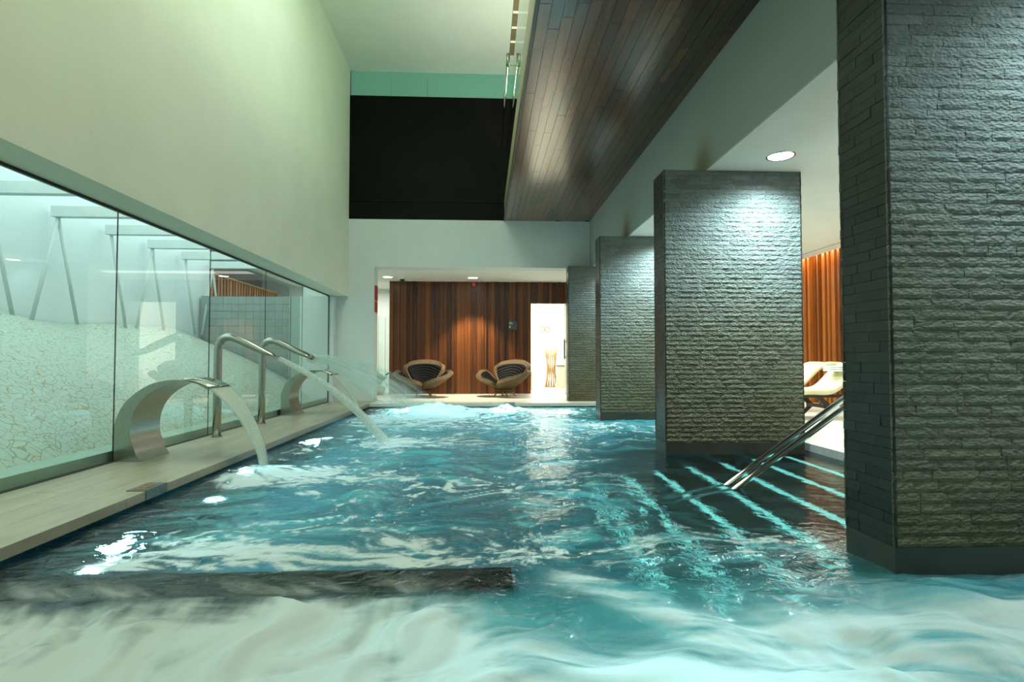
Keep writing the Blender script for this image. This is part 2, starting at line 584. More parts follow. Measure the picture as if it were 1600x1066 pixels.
# ------------------------------------------------------------------ mesh helpers
class MB:
    def __init__(s):
        s.v = []
        s.f = []

    def box(s, x0, x1, y0, y1, z0, z1):
        b = len(s.v)
        s.v += [(x0, y0, z0), (x1, y0, z0), (x1, y1, z0), (x0, y1, z0), (x0, y0, z1), (x1, y0, z1), (x1, y1, z1), (x0, y1, z1)]
        s.f += [tuple(b + i for i in q) for q in ((0, 3, 2, 1), (4, 5, 6, 7), (0, 1, 5, 4), (1, 2, 6, 5), (2, 3, 7, 6), (3, 0, 4, 7))]
        return s

    def grid(s, pts):
        b = len(s.v)
        r, c = len(pts), len(pts[0])
        for row in pts:
            s.v += [tuple(p) for p in row]
        for i in range(r - 1):
            for j in range(c - 1):
                s.f.append((b + i * c + j, b + i * c + j + 1, b + (i + 1) * c + j + 1, b + (i + 1) * c + j))
        return s

    def tube(s, path, rads, n=14, cap=True, flat=None):
        """flat: list of (a,b) half axes per point (a sideways, b upwards) instead of radii"""
        b = len(s.v)
        P = [Vector(p) for p in path]
        for i, p in enumerate(P):
            t = (P[min(i + 1, len(P) - 1)] - P[max(i - 1, 0)]).normalized()
            side = Vector((0, 1, 0)) if abs(t.y) < 0.9 else Vector((1, 0, 0))
            side = (side - t * side.dot(t)).normalized()
            up = t.cross(side).normalized()
            a, c = (flat[i] if flat else (rads[i] if isinstance(rads, (list, tuple)) else rads,) * 2)
            for k in range(n):
                an = 2 * pi * k / n
                s.v.append(tuple(p + side * cos(an) * a + up * sin(an) * c))
        for i in range(len(P) - 1):
            for k in range(n):
                k2 = (k + 1) % n
                s.f.append((b + i * n + k, b + i * n + k2, b + (i + 1) * n + k2, b + (i + 1) * n + k))
        if cap:
            s.f.append(tuple(b + k for k in range(n))[::-1])
            s.f.append(tuple(b + (len(P) - 1) * n + k for k in range(n)))
        return s

    def disc(s, c, r, h, n=28):
        b = len(s.v)
        for z in (c[2] - h / 2, c[2] + h / 2):
            for k in range(n):
                s.v.append((c[0] + r * cos(2 * pi * k / n), c[1] + r * sin(2 * pi * k / n), z))
        s.f.append(tuple(b + k for k in range(n))[::-1])
        s.f.append(tuple(b + n + k for k in range(n)))
        for k in range(n):
            s.f.append((b + k, b + (k + 1) % n, b + n + (k + 1) % n, b + n + k))
        return s

    def lathe(s, prof, c=(0, 0, 0), n=24):
        b = len(s.v)
        for (r, z) in prof:
            for k in range(n):
                s.v.append((c[0] + r * cos(2 * pi * k / n), c[1] + r * sin(2 * pi * k / n), c[2] + z))
        for i in range(len(prof) - 1):
            for k in range(n):
                s.f.append((b + i * n + k, b + i * n + (k + 1) % n, b + (i + 1) * n + (k + 1) % n, b + (i + 1) * n + k))
        return s

    def mesh(s, name):
        me = bpy.data.meshes.new(name)
        me.from_pydata(s.v, [], s.f)
        me.update()
        return me

    def build(s, name, m, parent=None, loc=None, smooth=False, bevel=0.0, fix=True):
        me = s.mesh(name)
        if fix:
            bm = bmesh.new()
            bm.from_mesh(me)
            bmesh.ops.recalc_face_normals(bm, faces=bm.faces)
            bm.to_mesh(me)
            bm.free()
        me.materials.append(m)
        if smooth:
            me.polygons.foreach_set('use_smooth', [True] * len(me.polygons))
        o = bpy.data.objects.new(name, me)
        COL.objects.link(o)
        if loc:
            o.location = loc
        if parent:
            o.parent = parent
        if bevel:
            bv = o.modifiers.new('bevel', 'BEVEL')
            bv.width = bevel
            bv.segments = 2
            bv.limit_method = 'ANGLE'
        return o


def empty(name, loc, rz=0):
    o = bpy.data.objects.new(name, None)
    COL.objects.link(o)
    o.location = loc
    o.rotation_euler = (0, 0, rz)
    return o


def tag(o, label=None, cat=None, group=None, kind=None):
    if label: o['label'] = label
    if cat: o['category'] = cat
    if group: o['group'] = group
    if kind: o['kind'] = kind
    return o


def struct(o, label, cat=None):
    return tag(o, label, cat or o.name.split('.')[0].split('_')[0], kind='structure')


def bx(name, m, dims, parent=None, bevel=0.0):
    return MB().box(*dims).build(name, m, parent, bevel=bevel)


def autosmooth(o, ang=40):
    me = o.data
    me.polygons.foreach_set('use_smooth', [True] * len(me.polygons))
    try:
        me.set_sharp_from_angle(angle=radians(ang))
    except Exception:
        pass
    return o


# ------------------------------------------------------------------ room constants (metres; z=0 is the still water)
DK = 0.085        # deck top
ZC = 3.0          # low ceiling
XG = -3.30        # glass wall plane
XW = -2.945       # face of the wall above the glass
XL = -2.33        # poolside edge of the left ledge
XF = 2.335        # face of the right fascia
YH = 12.45        # header wall
YB = 11.7         # front of the back deck
YW = 14.8         # timber wall
XS = 0.45         # left edge of the timber soffit
ZS = 4.04
ZT = 7.35
XD = 3.5          # poolside edge of the right deck

# walls
o = MB().box(-3.33, XW, -6.0, YH, 2.345, ZT + .05).box(-3.9, -3.33, -6, YH, 3.86, ZT + .05).build('wall_left', M['plaster'])
struct(o, 'tall pale green-white plaster wall above the glass panes', 'wall')
o = MB().box(-3.9, -2.39, YH, YH + .42, -0.6, ZC).box(-3.9, XF + .25, YH, YH + .42, ZC, ZS).build('wall_back', M['plaster_cool'])
struct(o, 'white header wall over the wide opening to the seating area', 'wall')
o = MB().box(XF, XF + .02, -6, YH, ZC, ZS + .6).box(XF + .02, XF + .3, -6, YH, ZC + .16, ZS + .6).build('wall_right', M['fascia'])
struct(o, 'grey-white fascia beam with brown stains above the stone pillars', 'wall')
o = MB().box(-3.9, XS + .06, -6, YH + .3, ZT, ZT + .2).build('ceiling', M['plaster'])
struct(o, 'high white ceiling of the tall pool hall', 'ceiling')
o = MB().box(XF + .02, 6.1, -6, YH + .42, ZC, ZC + .15).box(-3.2, 6.1, YH + .42, YW + .1, ZC, ZC + .15).build('ceiling', M['white'])
struct(o, 'low white ceiling over the lounge and the rear seating area', 'ceiling')
o = MB().box(6.14, 6.42, -6, YW, ZC, ZC + .12).build('trim_1', M['white'])
struct(o, 'white ceiling edge strip beside the glowing cove', 'trim')
o = MB().box(6.98, 7.05, -6, YW, -0.5, 3.6).box(6.4, 7.0, -6, YW, 3.5, 3.6).build('wall_right', M['white'])
struct(o, 'plain wall carrying the orange timber slats', 'wall')
# unseen ends of the hall so that light stays inside
o = MB().box(-7, 7.05, -6.2, -6.0, -1.5, ZT).build('wall_front', M['plaster_cool'])
struct(o, 'plain end wall behind the viewpoint', 'wall')

# black upper wall and the green glass strip above it
p = MB().box(-3.0, 3.2, YH + .06, YH + .3, ZS - .0, 6.79).build('wall_upper', M['black_panel'])
struct(p, 'large black panelled upper wall under the green glass strip', 'wall')
for (z0, z1) in ((4.045, 4.43), (4.44, 6.785)):
    for (x0, x1) in ((-2.945, -0.55), (-0.545, 1.9)):
        bx('panel', M['black_panel'], (x0, x1, YH + .03, YH + .07, z0, z1), p)
g = empty('window_1', (0, YH + .1, 6.79))
struct(g, 'strip of green glass panes between black wall and ceiling', 'window')
xs = [-2.945, -2.07, -1.27, 3.2]
for a, b in zip(xs[:-1], xs[1:]):
    bx('pane', M['green_glass'], (a + .004, b - .004, -0.02, 0.02, 0.0, .56), g)
bx('frame', M['channel'], (-2.945, 3.2, -.03, .03, -.012, 0.0), g)

# ------------------------------------------------------------------ timber soffit and gallery
sf = MB().box(XS, XF, -6, YH, ZS + .03, 4.5).build('ceiling', M['legwood'])
struct(sf, 'dark glossy timber plank soffit under the gallery', 'ceiling')
pw = (XF - XS - .02) / 17
cache = {}
for i in range(17):
    y = 1.2 - rnd.random() * 1.2
    while y < YH:
        L = rnd.choice([0.7, 0.95, 1.2, 1.6, 2.1])
        L = min(L, YH - y)
        if L > .12 and y + L > 2.3:
            if L not in cache:
                cache[L] = MB().box(0, pw - .004, 0, L - .004, 0, .03).mesh('plank')
                cache[L].materials.append(M['soffit'])
            ob = bpy.data.objects.new('plank', cache[L])
            COL.objects.link(ob)
            ob.location = (XS + .02 + i * pw, y, ZS - rnd.random() * .003)
            ob.parent = sf
        y += L
bx('edge_board', M['plinth'], (XS - .02, XS + .015, -6, YH, ZS - .01, ZS + .06), sf)
bx('fascia_board', mat('gallery_edge', (0.30, 0.27, 0.17), 0.5, var=.05), (XS - .012, XS, -6, YH, ZS + .06, 4.5), sf)

bal = empty('balustrade', (XS, 0, 4.5))
tag(bal, 'greenish glass balustrade along the edge of the timber gallery', 'balustrade')
y = -1.0
while y < YH - .1:
    y1 = min(y + 2.2, YH - .02)
    bx('pane', M['rail_glass'], (-.010, .004, y + .006, y1 - .006, -0.02, 1.05), bal)
    y = y1
hr = empty('handrail', (XS - .10, 8.6, 5.62))
tag(hr, 'slim steel handrail at the far end of the glass balustrade', 'handrail')
MB().tube([(0, 0, 0), (0.03, 3.75, 0.0)], .022).build('rail', M['polished'], hr, smooth=True)
for yy in (.1,):
    MB().tube([(0, yy, 0), (0.01, yy, -.05), (.088, yy, -.07)], .009, n=8).build('bracket', M['steel_dark'], hr, smooth=True)
MB().tube([(0.01, -.03, .05), (0.01, -.03, -.14)], .03, n=8).build('bracket', M['steel_dark'], hr, smooth=True)

# timber ceiling with light bars over the gallery
gc = MB().box(XS + .06, 3.6, 2.0, 11.75, ZT + .02, ZT + .1).build('ceiling', mat('gallery_ceiling', (0.22, 0.17, 0.09), .6, var=.1))
struct(gc, 'brown gallery ceiling with thin pale light bars', 'ceiling')
for k in range(14):
    bx('light_bar', M['slatlight'], (XS + .07, 3.4, 11.2 - k * .49, 11.24 - k * .49, ZT, ZT + .03), gc)
o = MB().box(3.2, 3.3, -6, YH, 4.5, ZT).build('wall_gallery', M['plaster'])
struct(o, 'plain wall at the back of the gallery', 'wall')
o = MB().box(XS + .06, 3.6, 11.75, YH + .3, ZT, ZT + .1).build('ceiling', M['plaster'])
struct(o, 'plain end strip of the gallery ceiling', 'ceiling')


# ------------------------------------------------------------------ decks
def slab_floor(name, label, core, rows, m, axis, z0, z1):
    """rows: list of (a0,a1) across, then pieces along"""
    f = MB().box(*core).build(name, M['grout'])
    struct(f, label, 'floor')
    return f


fl = MB().box(-3.9, XL - .012, -2.0, YB + .8, .022, .045).build('floor', M['limestone'])
struct(fl, 'pale stone ledge along the glass wall', 'floor')
rows = [(XG + .035, -3.06, 1.9), (-3.06, -2.83, 1.25), (-2.83, -2.60, 1.6), (-2.60, XL, 1.22)]
for (a, b, L) in rows:
    y = -1.2 + rnd.random() * .6
    while y < YH:
        y1 = min(y + L, YH)
        ed = 0.0 if b == XL else .0015
        bx('stone_slab', M['limestone'], (a + .0015, b - ed, y + .0015, y1 - .0015, .02 if b == XL else .04, DK), fl, bevel=.002)
        y = y1
fb = MB().box(XL, XD, YB + .02, 20.5, .02, .06).build('floor', M['limestone_back'])
struct(fb, 'pale stone deck under the wicker chairs', 'floor')
for r, (y0, y1) in enumerate([(YB, YB + .6), (YB + .6, YB + 1.8), (YB + 1.8, YB + 3.12)]):
    x = XL + (.2 if r % 2 else 0)
    if r % 2:
        bx('stone_slab', M['limestone_back'], (XL, x, y0, y1 - .003, .055, DK), fb)
    while x < XD:
        x1 = min(x + 1.22, XD)
        bx('stone_slab', M['limestone_back'], (x + .0015, x1 - .0015, y0, y1 - .003, .02 if r == 0 else .055, DK), fb, bevel=.002)
        x = x1
MB().box(-5.2, XD, YB + 3.12, 20.5, .055, DK - .002).box(-5.2, XL, YH + .42, 15, .055, DK - .002).build('paving', M['limestone_back'], fb)
fr = MB().box(XD + .02, 7.0, -2.0, YW, .0, .06).build('floor', M['limestone_back'])
struct(fr, 'white stone deck under the reclining loungers', 'floor')
M['lounge_stone'] = mat('lounge_stone', (0.74, 0.78, 0.75), 0.35, var=0.12, scale=2.5, stretch=(1, 4, 1), coords='World')
for i in range(3):
    x0 = XD + i * 1.16
    y = -1.5 + .4 * (i % 2)
    while y < YW:
        y1 = min(y + 1.2, YW)
        bx('stone_slab', M['lounge_stone'], (x0 + (.0 if i == 0 else .0015), x0 + 1.1585, y + .0015, y1 - .0015, .0 if i == 0 else .055, DK), fr, bevel=.002)
        y = y1

# ------------------------------------------------------------------ glass wall at left
wn = empty('window_2', (XG, 0, DK))
struct(wn, 'long row of tall frameless glass panes along the left ledge', 'window')
js = [12.22 - 1.74 * k for k in range(9)]
for a, b in zip(js[1:], js[:-1]):
    bx('pane', M['glass'], (-.006, .006, a + .004, b - .004, -.03, 2.245), wn)
    bx('joint', M['channel'], (-.004, .004, a - .004, a + .004, 0.0, 2.235), wn)
bx('frame', M['channel'], (-.012, .012, -2, 12.24, 2.235, 2.262), wn)
bx('sill_channel', M['channel'], (-.02, .034, -2, 12.24, -.03, .002), wn)
bx('side_frame', M['channel'], (-.01, .01, 12.222, 12.238, 0, 2.235), wn)
o = MB().box(-3.9, XG + .1, 12.24, YH, -.5, 2.33).build('wall_left', M['plaster_cool'])
struct(o, 'short white wall return at the far end of the glass panes', 'wall')

# ------------------------------------------------------------------ court behind the glass
XC = -6.1
o = MB().box(XC - .1, XC, -2, 12.9, -0.5, 3.9).box(XC - 1, XG - .6, 18.5, 18.6, -.5, 3.9).build('wall_court', M['court_white'])
struct(o, 'white side wall of the court behind the glass', 'wall')
o = MB().box(XC, -3.34, -2, 12.4, 3.75, 3.85).box(XC, -3.9, 12.4, 19, 3.75, 3.85).box(XC - 1.2, -3.9, 12.9, 19, 3.75, 3.85).build('ceiling', M['court_white'])
struct(o, 'bright white ceiling of the court behind the glass', 'ceiling')
o = MB().box(XC - 1.2, XG - .02, -2, 12.6, -.2, -.05).box(XC - 1.2, XG - 1, 12.6, 19, -.2, .05).build('floor', M['kerb'])
struct(o, 'grey court floor behind the glass', 'floor')
kb = MB().box(XG - .30, XG - .04, -2, 12.3, -.05, .17).build('trim_2', M['kerb'])
struct(kb, 'grey-green kerb running along the foot of the glass', 'trim')
# crackled mosaic bank rising to the side wall
rowsb = []
for i in range(41):
    y = -2 + 14.4 * i / 40
    r = []
    for j in range(15):
        t = j / 14
        x = XG - .30 + (XC + .02 - (XG - .30)) * t
        top = 1.62 - .03 * max(0, y - 7)
        fade = 1.0
        z = .10 + (top * fade) * (t ** .8) * (0.95 + .05 * sin(y * 1.3)) + .02 * sin(3 * y + 5 * t)
        r.append((x, y, z))
    rowsb.append(r)
o = MB().grid(rowsb).build('mosaic_bank', M['crackle'], smooth=True)
tag(o, 'sloping bank of pale crackled mosaic seen through the left glass', 'mosaic bank')
# beams with slanting struts
for k in range(9):
    y = 3.6 + 1.13 * k
    b = MB().box(XC + .1, -3.36, y, y + .12, 2.97, 3.12).build('ceiling_beam', M['court_beam'], bevel=.004)
    tag(b, 'pale cross beam under the ceiling of the court behind the glass', 'beam', 'cross beams of the court')
    for sg in ((1,) if k % 2 else (-1, 1)):
        MB().tube([(XC + .16, y + .06, 2.98), (XC + .16, y + .06 + sg * .42, 1.5)], .024, n=8).build('strut', M['court_beam'], b, smooth=True)
# tiled screen wall at the far end of the court
tw = MB().box(XC + .05, -4.17, 12.46, 12.6, 0, 2.34).build('wall_screen', M['grout'])
struct(tw, 'low grey tiled screen wall at the far end of the court', 'wall')
tm = MB().box(0, .152, 0, .012, 0, .152).mesh('tile')
tm.materials.append(M['tilegrey'])
nx, nz = 12, 14
for i in range(nx):
    for j in range(nz):
        ob = bpy.data.objects.new('tile', tm)
        COL.objects.link(ob)
        ob.location = (XC + .06 + i * .155, 12.447, .12 + j * .158)
        ob.parent = tw
o = MB().box(-4.16, XG - .01, 12.46, 12.52, 0, 2.34).build('wall_screen', M['kerb'])
struct(o, 'plain pale green end of the screen wall', 'wall')
fn = empty('slat_fence', (XC - .02, 13.0, 1.4))
tag(fn, 'reddish timber slat screen above the tiled wall behind the glass', 'screen')
for k in range(26):
    bx('slat', M['fencewood'], (-.03 - .02 * (k % 2), .01, k * .16, k * .16 + .11, 0, 1.50 + .02 * rnd.random()), fn)
bx('top_rail', M['bamboo'], (-.04, .03, 0, 4.2, 1.5, 1.54), fn)


# ------------------------------------------------------------------ pool basin and steps
pb = MB()
pb.box(-3.4, -3.2, -2, YB + .3, -1.3, .02)
pb.box(-3.2, 3.5, YB + .15, YB + .4, -1.3, .02)
pb.box(3.5, 3.7, -2, YB + .3, -1.3, -.0)
pb.box(-3.4, 3.7, -2.2, -2, -1.3, .02)
pb.box(-3.4, 3.7, -2.2, YB + .4, -1.4, -1.2)
o = pb.build('pool_basin', M['pool_tile'])
tag(o, 'teal lined basin of the pool under the water', 'pool basin', kind='structure')
o = MB().box(-2.62, -2.42, -2, YB, -1.2, -.03).build('wall_pool', M['weir'])  # dark wall added over the teal lining, imitating the ledge's shadow
struct(o, 'dark stone pool wall under the left ledge', 'wall')
st = empty('pool_steps', (XD, 4.4, 0))
tag(st, 'submerged dark stone steps with glowing turquoise edges between the pillars', 'steps')
for k in range(1, 8):
    x1 = -.344 * k
    zt = -.165 * k
    bx('step', M['step_stone'], (x1, x1 + .36 if k > 1 else 0.0, -1.44, 1.46, -1.2, zt), st)
    if k < 8:
        bx('light_strip', M['led'], (x1 - .012, x1 + .042, -1.44, 1.46, zt - .012, zt + .006), st)


# ------------------------------------------------------------------ stone pillars
def noisegrid(seed, nx=6, nz=3):
    r = random.Random(seed)
    b = MB()
    pts = []
    for j in range(nz + 1):
        row = []
        for i in range(nx + 1):
            edge = (i in (0, nx)) or (j in (0, nz))
            y = -1.0 + (0.30 + .35 * r.random() if edge else r.random() * .45)
            if j == 1 and not edge:
                y -= .2
            row.append((i / nx, y, j / nz))
        pts.append(row)
    b.grid(pts)
    n = nx + 1
    m = nz + 1
    base = len(b.v)
    b.v += [(0, .2, 0), (1, .2, 0), (1, .2, 1), (0, .2, 1)]
    b.f.append(tuple([base, base + 1] + [i for i in range(nx, -1, -1)]))
    b.f.append(tuple([base + 2, base + 3] + [nz * n + i for i in range(n)]))
    b.f.append(tuple([base + 3, base] + [j * n for j in range(m)]))
    b.f.append(tuple([base + 1, base + 2] + [j * n + nx for j in range(m - 1, -1, -1)]))
    return b


BR = []
for s in range(18):
    me = noisegrid(s).mesh('brick')
    me.materials.append(M['slate'])
    me.polygons.foreach_set('use_smooth', [False] * len(me.polygons))
    BR.append(me)
M['honed'] = mat('honed_slate', (0.014, 0.018, 0.0165), 0.38, var=0.25, scale=9, bump=0.0015, bscale=24, coords='World', objvar=.35)  # smooth side stones; their unlit darkness is put into the colour
BRH = []
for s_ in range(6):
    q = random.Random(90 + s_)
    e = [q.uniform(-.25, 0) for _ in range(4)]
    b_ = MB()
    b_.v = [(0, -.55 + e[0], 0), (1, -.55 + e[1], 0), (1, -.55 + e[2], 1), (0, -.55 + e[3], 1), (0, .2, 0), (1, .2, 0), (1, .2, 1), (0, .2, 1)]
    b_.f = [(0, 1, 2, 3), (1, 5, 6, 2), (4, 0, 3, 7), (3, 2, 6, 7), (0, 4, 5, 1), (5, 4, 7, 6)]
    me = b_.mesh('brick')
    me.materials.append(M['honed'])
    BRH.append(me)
BRHV = [(np.array([v.co[:] for v in me.vertices]), [tuple(p.vertices) for p in me.polygons]) for me in BRH]
BRV = [(np.array([v.co[:] for v in me.vertices]), [tuple(p.vertices) for p in me.polygons]) for me in BR]


def pillar(label, x0, x1, y0, y1, zb, zt, plinth, seed, keep, nparts=300, zview=99):
    r = random.Random(seed)
    P = empty('stone_pillar', (x0, y0, zb))
    tag(P, label, 'pillar', 'split stone pillars')
    D = .0125
    W = x1 - x0
    L = y1 - y0
    H = zt - zb
    bx('core', M['slate_core'], (D, W - D, D, L - D, -.9 if plinth else 0, H - .002), P)
    z = 0.0
    if plinth:
        bx('plinth', M['plinth'], (.004, W - .004, .004, L - .004, -.9, .122), P, bevel=.003)
        z = .124
    ch = (H - z) / round((H - z) / .0505)
    stones = []     # (face, a0, len, z)
    while z < H - .01:
        for face, ln in (('f', W), ('l', L), ('b', W), ('r', L)):
            a = 0.0
            first = True
            while a < ln - .005:
                l = r.uniform(.12, .27)
                if first:
                    l *= r.uniform(.4, 1)
                    first = False
                if ln - a - l < .06:
                    l = ln - a
                stones.append((face, a, l, z))
                a += l
        z += ch
    def place(s):
        face, a, l, zz = s
        if face == 'f':
            loc, rz = (a, D, zz), 0
        elif face == 'l':
            loc, rz = (D, L - a, zz), -pi / 2
        elif face == 'b':
            loc, rz = (W - a, L - D, zz), pi
        else:
            loc, rz = (W - D, a, zz), pi / 2
        return loc, rz, (l - .002, D * r.uniform(.8, 1.15), ch - .0018)
    vis = [s for s in stones if keep(s, x0, zb)]
    vis.sort(key=lambda s: -s[2])
    parts = set(id(s) for s in vis[:nparts])
    V, F, MI = [], [], []
    for s in stones:
        loc, rz, sc = place(s)
        if id(s) in parts:
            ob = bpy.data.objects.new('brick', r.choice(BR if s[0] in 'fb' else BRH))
            COL.objects.link(ob)
            ob.location = loc
            ob.rotation_euler = (0, 0, rz)
            ob.scale = sc
            ob.parent = P
        else:
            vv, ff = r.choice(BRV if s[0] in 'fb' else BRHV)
            v = vv * np.array(sc)
            c, sn = cos(rz), sin(rz)
            v = np.stack([v[:, 0] * c - v[:, 1] * sn + loc[0], v[:, 0] * sn + v[:, 1] * c + loc[1], v[:, 2] + loc[2]], 1)
            b = len(V)
            V += [tuple(q) for q in v]
            F += [tuple(b + i for i in f) for f in ff]
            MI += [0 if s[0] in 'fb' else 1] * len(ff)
    me = bpy.data.meshes.new('stonework')
    me.from_pydata(V, [], F)
    me.materials.append(M['slate'])
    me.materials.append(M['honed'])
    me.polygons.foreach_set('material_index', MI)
    ob = bpy.data.objects.new('stonework', me)
    ob['kind'] = 'stuff'
    COL.objects.link(ob)
    ob.parent = P
    return P


front = lambda s, x, z: s[0] in 'f'
pillar('nearest grey split-stone pillar, cut off by the right edge of the picture', 1.90, 3.38, 2.57, 2.94, 0, ZC, True, 1,
       lambda s, x, z: s[0] in 'fl' and s[3] < 2.75 and (s[0] == 'l' or s[1] < .6))
pillar('broad split-stone pillar standing second from the viewer behind the steel rails', 1.89, 3.385, 5.87, 6.24, 0, ZC, True, 2, front)
pillar('third split-stone pillar, partly hidden by the broad second pillar', 1.87, 3.36, 9.12, 9.49, 0, ZC, True, 3,
       lambda s, x, z: s[0] == 'f' and s[1] < 1.0)
pillar('farthest split-stone pillar standing on the deck beside the bright doorway', 1.81, 3.30, 12.15, 12.46, DK, ZC, False, 4, front)


# ------------------------------------------------------------------ timber walls
def board_wall(name, label, x0, x1, holes, seed):
    r = random.Random(seed)
    W_ = MB()
    return r


r = random.Random(11)
ww = MB().box(-2.44, 1.22, YW + .05, YW + .12, DK, ZC).box(1.22, 2.5, YW + .05, YW + .12, 2.44, ZC).build('wall_rear', M['legwood'])
struct(ww, 'dark red-brown vertical timber board wall behind the wicker chairs', 'wall')
x = -2.44
while x < 2.5:
    wd = r.choice([.05, .07, .085, .1, .12])
    if x < 1.22 < x + wd:
        wd = 1.22 - x
    d = r.choice([0, .012, .025, .045])
    zb_ = DK if x < 1.22 else 2.44
    bx('board', M['wallwood'], (x + .002, x + wd - .002, YW - d, YW + .05, zb_, ZC - .002), ww)
    x += wd
sw = MB().box(6.93, 6.98, 4, YW, DK, 3.45).build('wall_slats', M['legwood'])
struct(sw, 'orange-brown ribbed timber slat wall behind the loungers', 'wall')
y = 5.0
while y < YW - .05:
    wd = r.choice([.06, .08, .10])
    d = r.choice([0.0, .04, .09, .13])
    bx('slat', M['slatwood'], (6.93 - .03 - d, 6.93, y + .002, y + wd - .004, DK, 3.45), sw, bevel=.006)
    y += wd
cv = MB().box(6.46, 6.52, 5, YW, 3.40, 3.43).build('cove_light', M['cove'])
tag(cv, 'warm strip light hidden above the ceiling edge over the slat wall', 'light')
area('cove_lamp', (6.55, 9.5, 3.22), (0, radians(-50), 0), .12, 9, 110, (1.0, 0.66, 0.30))

# room beyond the doorway
o = MB().box(-.2, 4.2, 20.5, 20.6, 0, 3.3).box(4.1, 4.2, YW + .12, 20.5, 0, 3.3).box(-.3, -.2, YW + .12, 20.5, 0, 3.3).box(2.24, 4.2, YW + .05, YW + .15, 0, 3.3).build('wall_room', M['white'])
struct(o, 'white walls of the bright room beyond the doorway', 'wall')
o = MB().box(-.3, 4.2, YW + .12, 20.6, 3.25, 3.35).box(-6, -.3, YW + .05, 19.1, 3.3, 3.4).build('ceiling', M['white'])
struct(o, 'white ceiling of the bright rooms beyond the timber wall', 'ceiling')
o = MB().box(-5.2, -.3, 19, 19.1, 0, 3.3).build('wall_corridor', M['white'])
struct(o, 'white end wall of the corridor left of the timber wall', 'wall')
dr = empty('door_1', (2.13, YW - .02, DK))
struct(dr, 'open glass door leaf seen edge-on at the right of the bright doorway', 'door')
bx('leaf', M['steel_dark'], (-.035, -.01, -.55, .0, 0, 2.34), dr)
MB().tube([(-.1, -.45, .90), (-.1, -.45, 1.40)], .018, n=10).build('handle', mat('handle_bronze', (.18, .13, .08), .3, metal=.8), dr, smooth=True)
for z in (.96, 1.34):
    MB().tube([(-.1, -.45, z), (-.02, -.45, z)], .01, n=8).build('handle_stub', M['steel_dark'], dr, smooth=True)

# things in that room
lp = empty('bamboo_lamp', (2.15, 18.2, DK))
tag(lp, 'tall flared bamboo floor lamp in the bright room beyond the doorway', 'lamp')
for k in range(14):
    a = 2 * pi * k / 14
    pts = []
    for i in range(7):
        t = i / 6
        rr = .13 + .07 * (2 * t - 1) ** 2
        pts.append((rr * cos(a + t * .5), rr * sin(a + t * .5), t * 1.2))
    MB().tube(pts, .016, n=6).build('cane', M['bamboo'], lp, smooth=True)
MB().disc((0, 0, .01), .19, .02).build('base', M['bamboo'], lp)
tb = empty('round_table', (2.62, 17.6, DK))
tag(tb, 'cloth-covered round table with dark top in the bright room', 'table')
prof = []
pts = []
for z in np.linspace(0, .68, 5):
    row = []
    for k in range(49):
        a = 2 * pi * k / 48
        rr = .36 + .035 * cos(8 * a) * (1 - z / .68) + .02 * (1 - z)
        row.append((rr * cos(a), rr * sin(a), z))
    pts.append(row)
MB().grid(pts).build('tablecloth', M['linen'], tb, smooth=True)
MB().disc((0, 0, .70), .39, .035, 40).build('table_top', M['sign'], tb)
gp = MB().box(1.29, 1.42, 16.6, 16.65, DK, .62).build('low_screen', mat('low_screen', (.45, .47, .40), .5))
tag(gp, 'small grey-green low panel just inside the bright doorway', 'panel')
for i, x in enumerate((2.10, 2.28)):
    ring = MB()
    pth = [(x + .07 * cos(a), 20.46, 2.0 + .07 * sin(a)) for a in np.linspace(0, 2 * pi, 21)]
    b = ring
    for k in range(21):
        pass
    t = bmesh.new()
    vs = []
    R1, R2 = .085, .014
    for k in range(24):
        a = 2 * pi * k / 24
        rr = []
        for q in range(6):
            c = 2 * pi * q / 6
            rr.append(t.verts.new(((R1 + R2 * cos(c)) * cos(a), R2 * sin(c), (R1 + R2 * cos(c)) * sin(a))))
        vs.append(rr)
    for k in range(24):
        for q in range(6):
            t.faces.new((vs[k][q], vs[(k + 1) % 24][q], vs[(k + 1) % 24][(q + 1) % 6], vs[k][(q + 1) % 6]))
    me = bpy.data.meshes.new('wall_ring')
    t.to_mesh(me)
    me.materials.append(M['bamboo'])
    ob = bpy.data.objects.new('wall_ring', me)
    ob.location = (x, 20.47, 2.06)
    COL.objects.link(ob)
    tag(ob, ['left', 'right'][i] + ' of two small pale rings hung on the white wall beyond the doorway', 'wall ornament', 'wall rings')

# corridor at left: glazed screen and plant
cg = empty('window_3', (-3.35, 15.2, DK))
struct(cg, 'glass screen in the bright corridor left of the timber wall', 'window')
for k in range(7):
    bx('pane', M['glass'], (k * .14, k * .14 + .13, .0 + k * .25, .012 + k * .25, 0, 2.1), cg)
    bx('mullion', M['court_beam'], (k * .14 - .008, k * .14, -.01 + k * .25, .02 + k * .25, 0, 2.1), cg)
pl = empty('potted_plant', (-2.66, 14.58, DK))
tag(pl, 'green leafy plant in a cream pot at the left end of the timber wall', 'plant')
MB().lathe([(.0, 0), (.10, 0), (.15, .07), (.16, .15), (.12, .21), (.10, .21), (.09, .17), (0, .17)], n=24).build('pot', M['pot'], pl, smooth=True)
rp = random.Random(5)
lm = MB()
lm.v = [(0, 0, 0), (.035, .01, .07), (.03, .015, .15), (0, 0, .22), (-.03, .015, .15), (-.035, .01, .07), (0, -.01, .07), (0, -.008, .15)]
lm.f = [(0, 1, 6), (1, 2, 7, 6), (2, 3, 7), (3, 4, 7), (4, 5, 6, 7), (5, 0, 6)]
leafmesh = lm.mesh('leaf')
leafmesh.materials.append(M['leaf'])
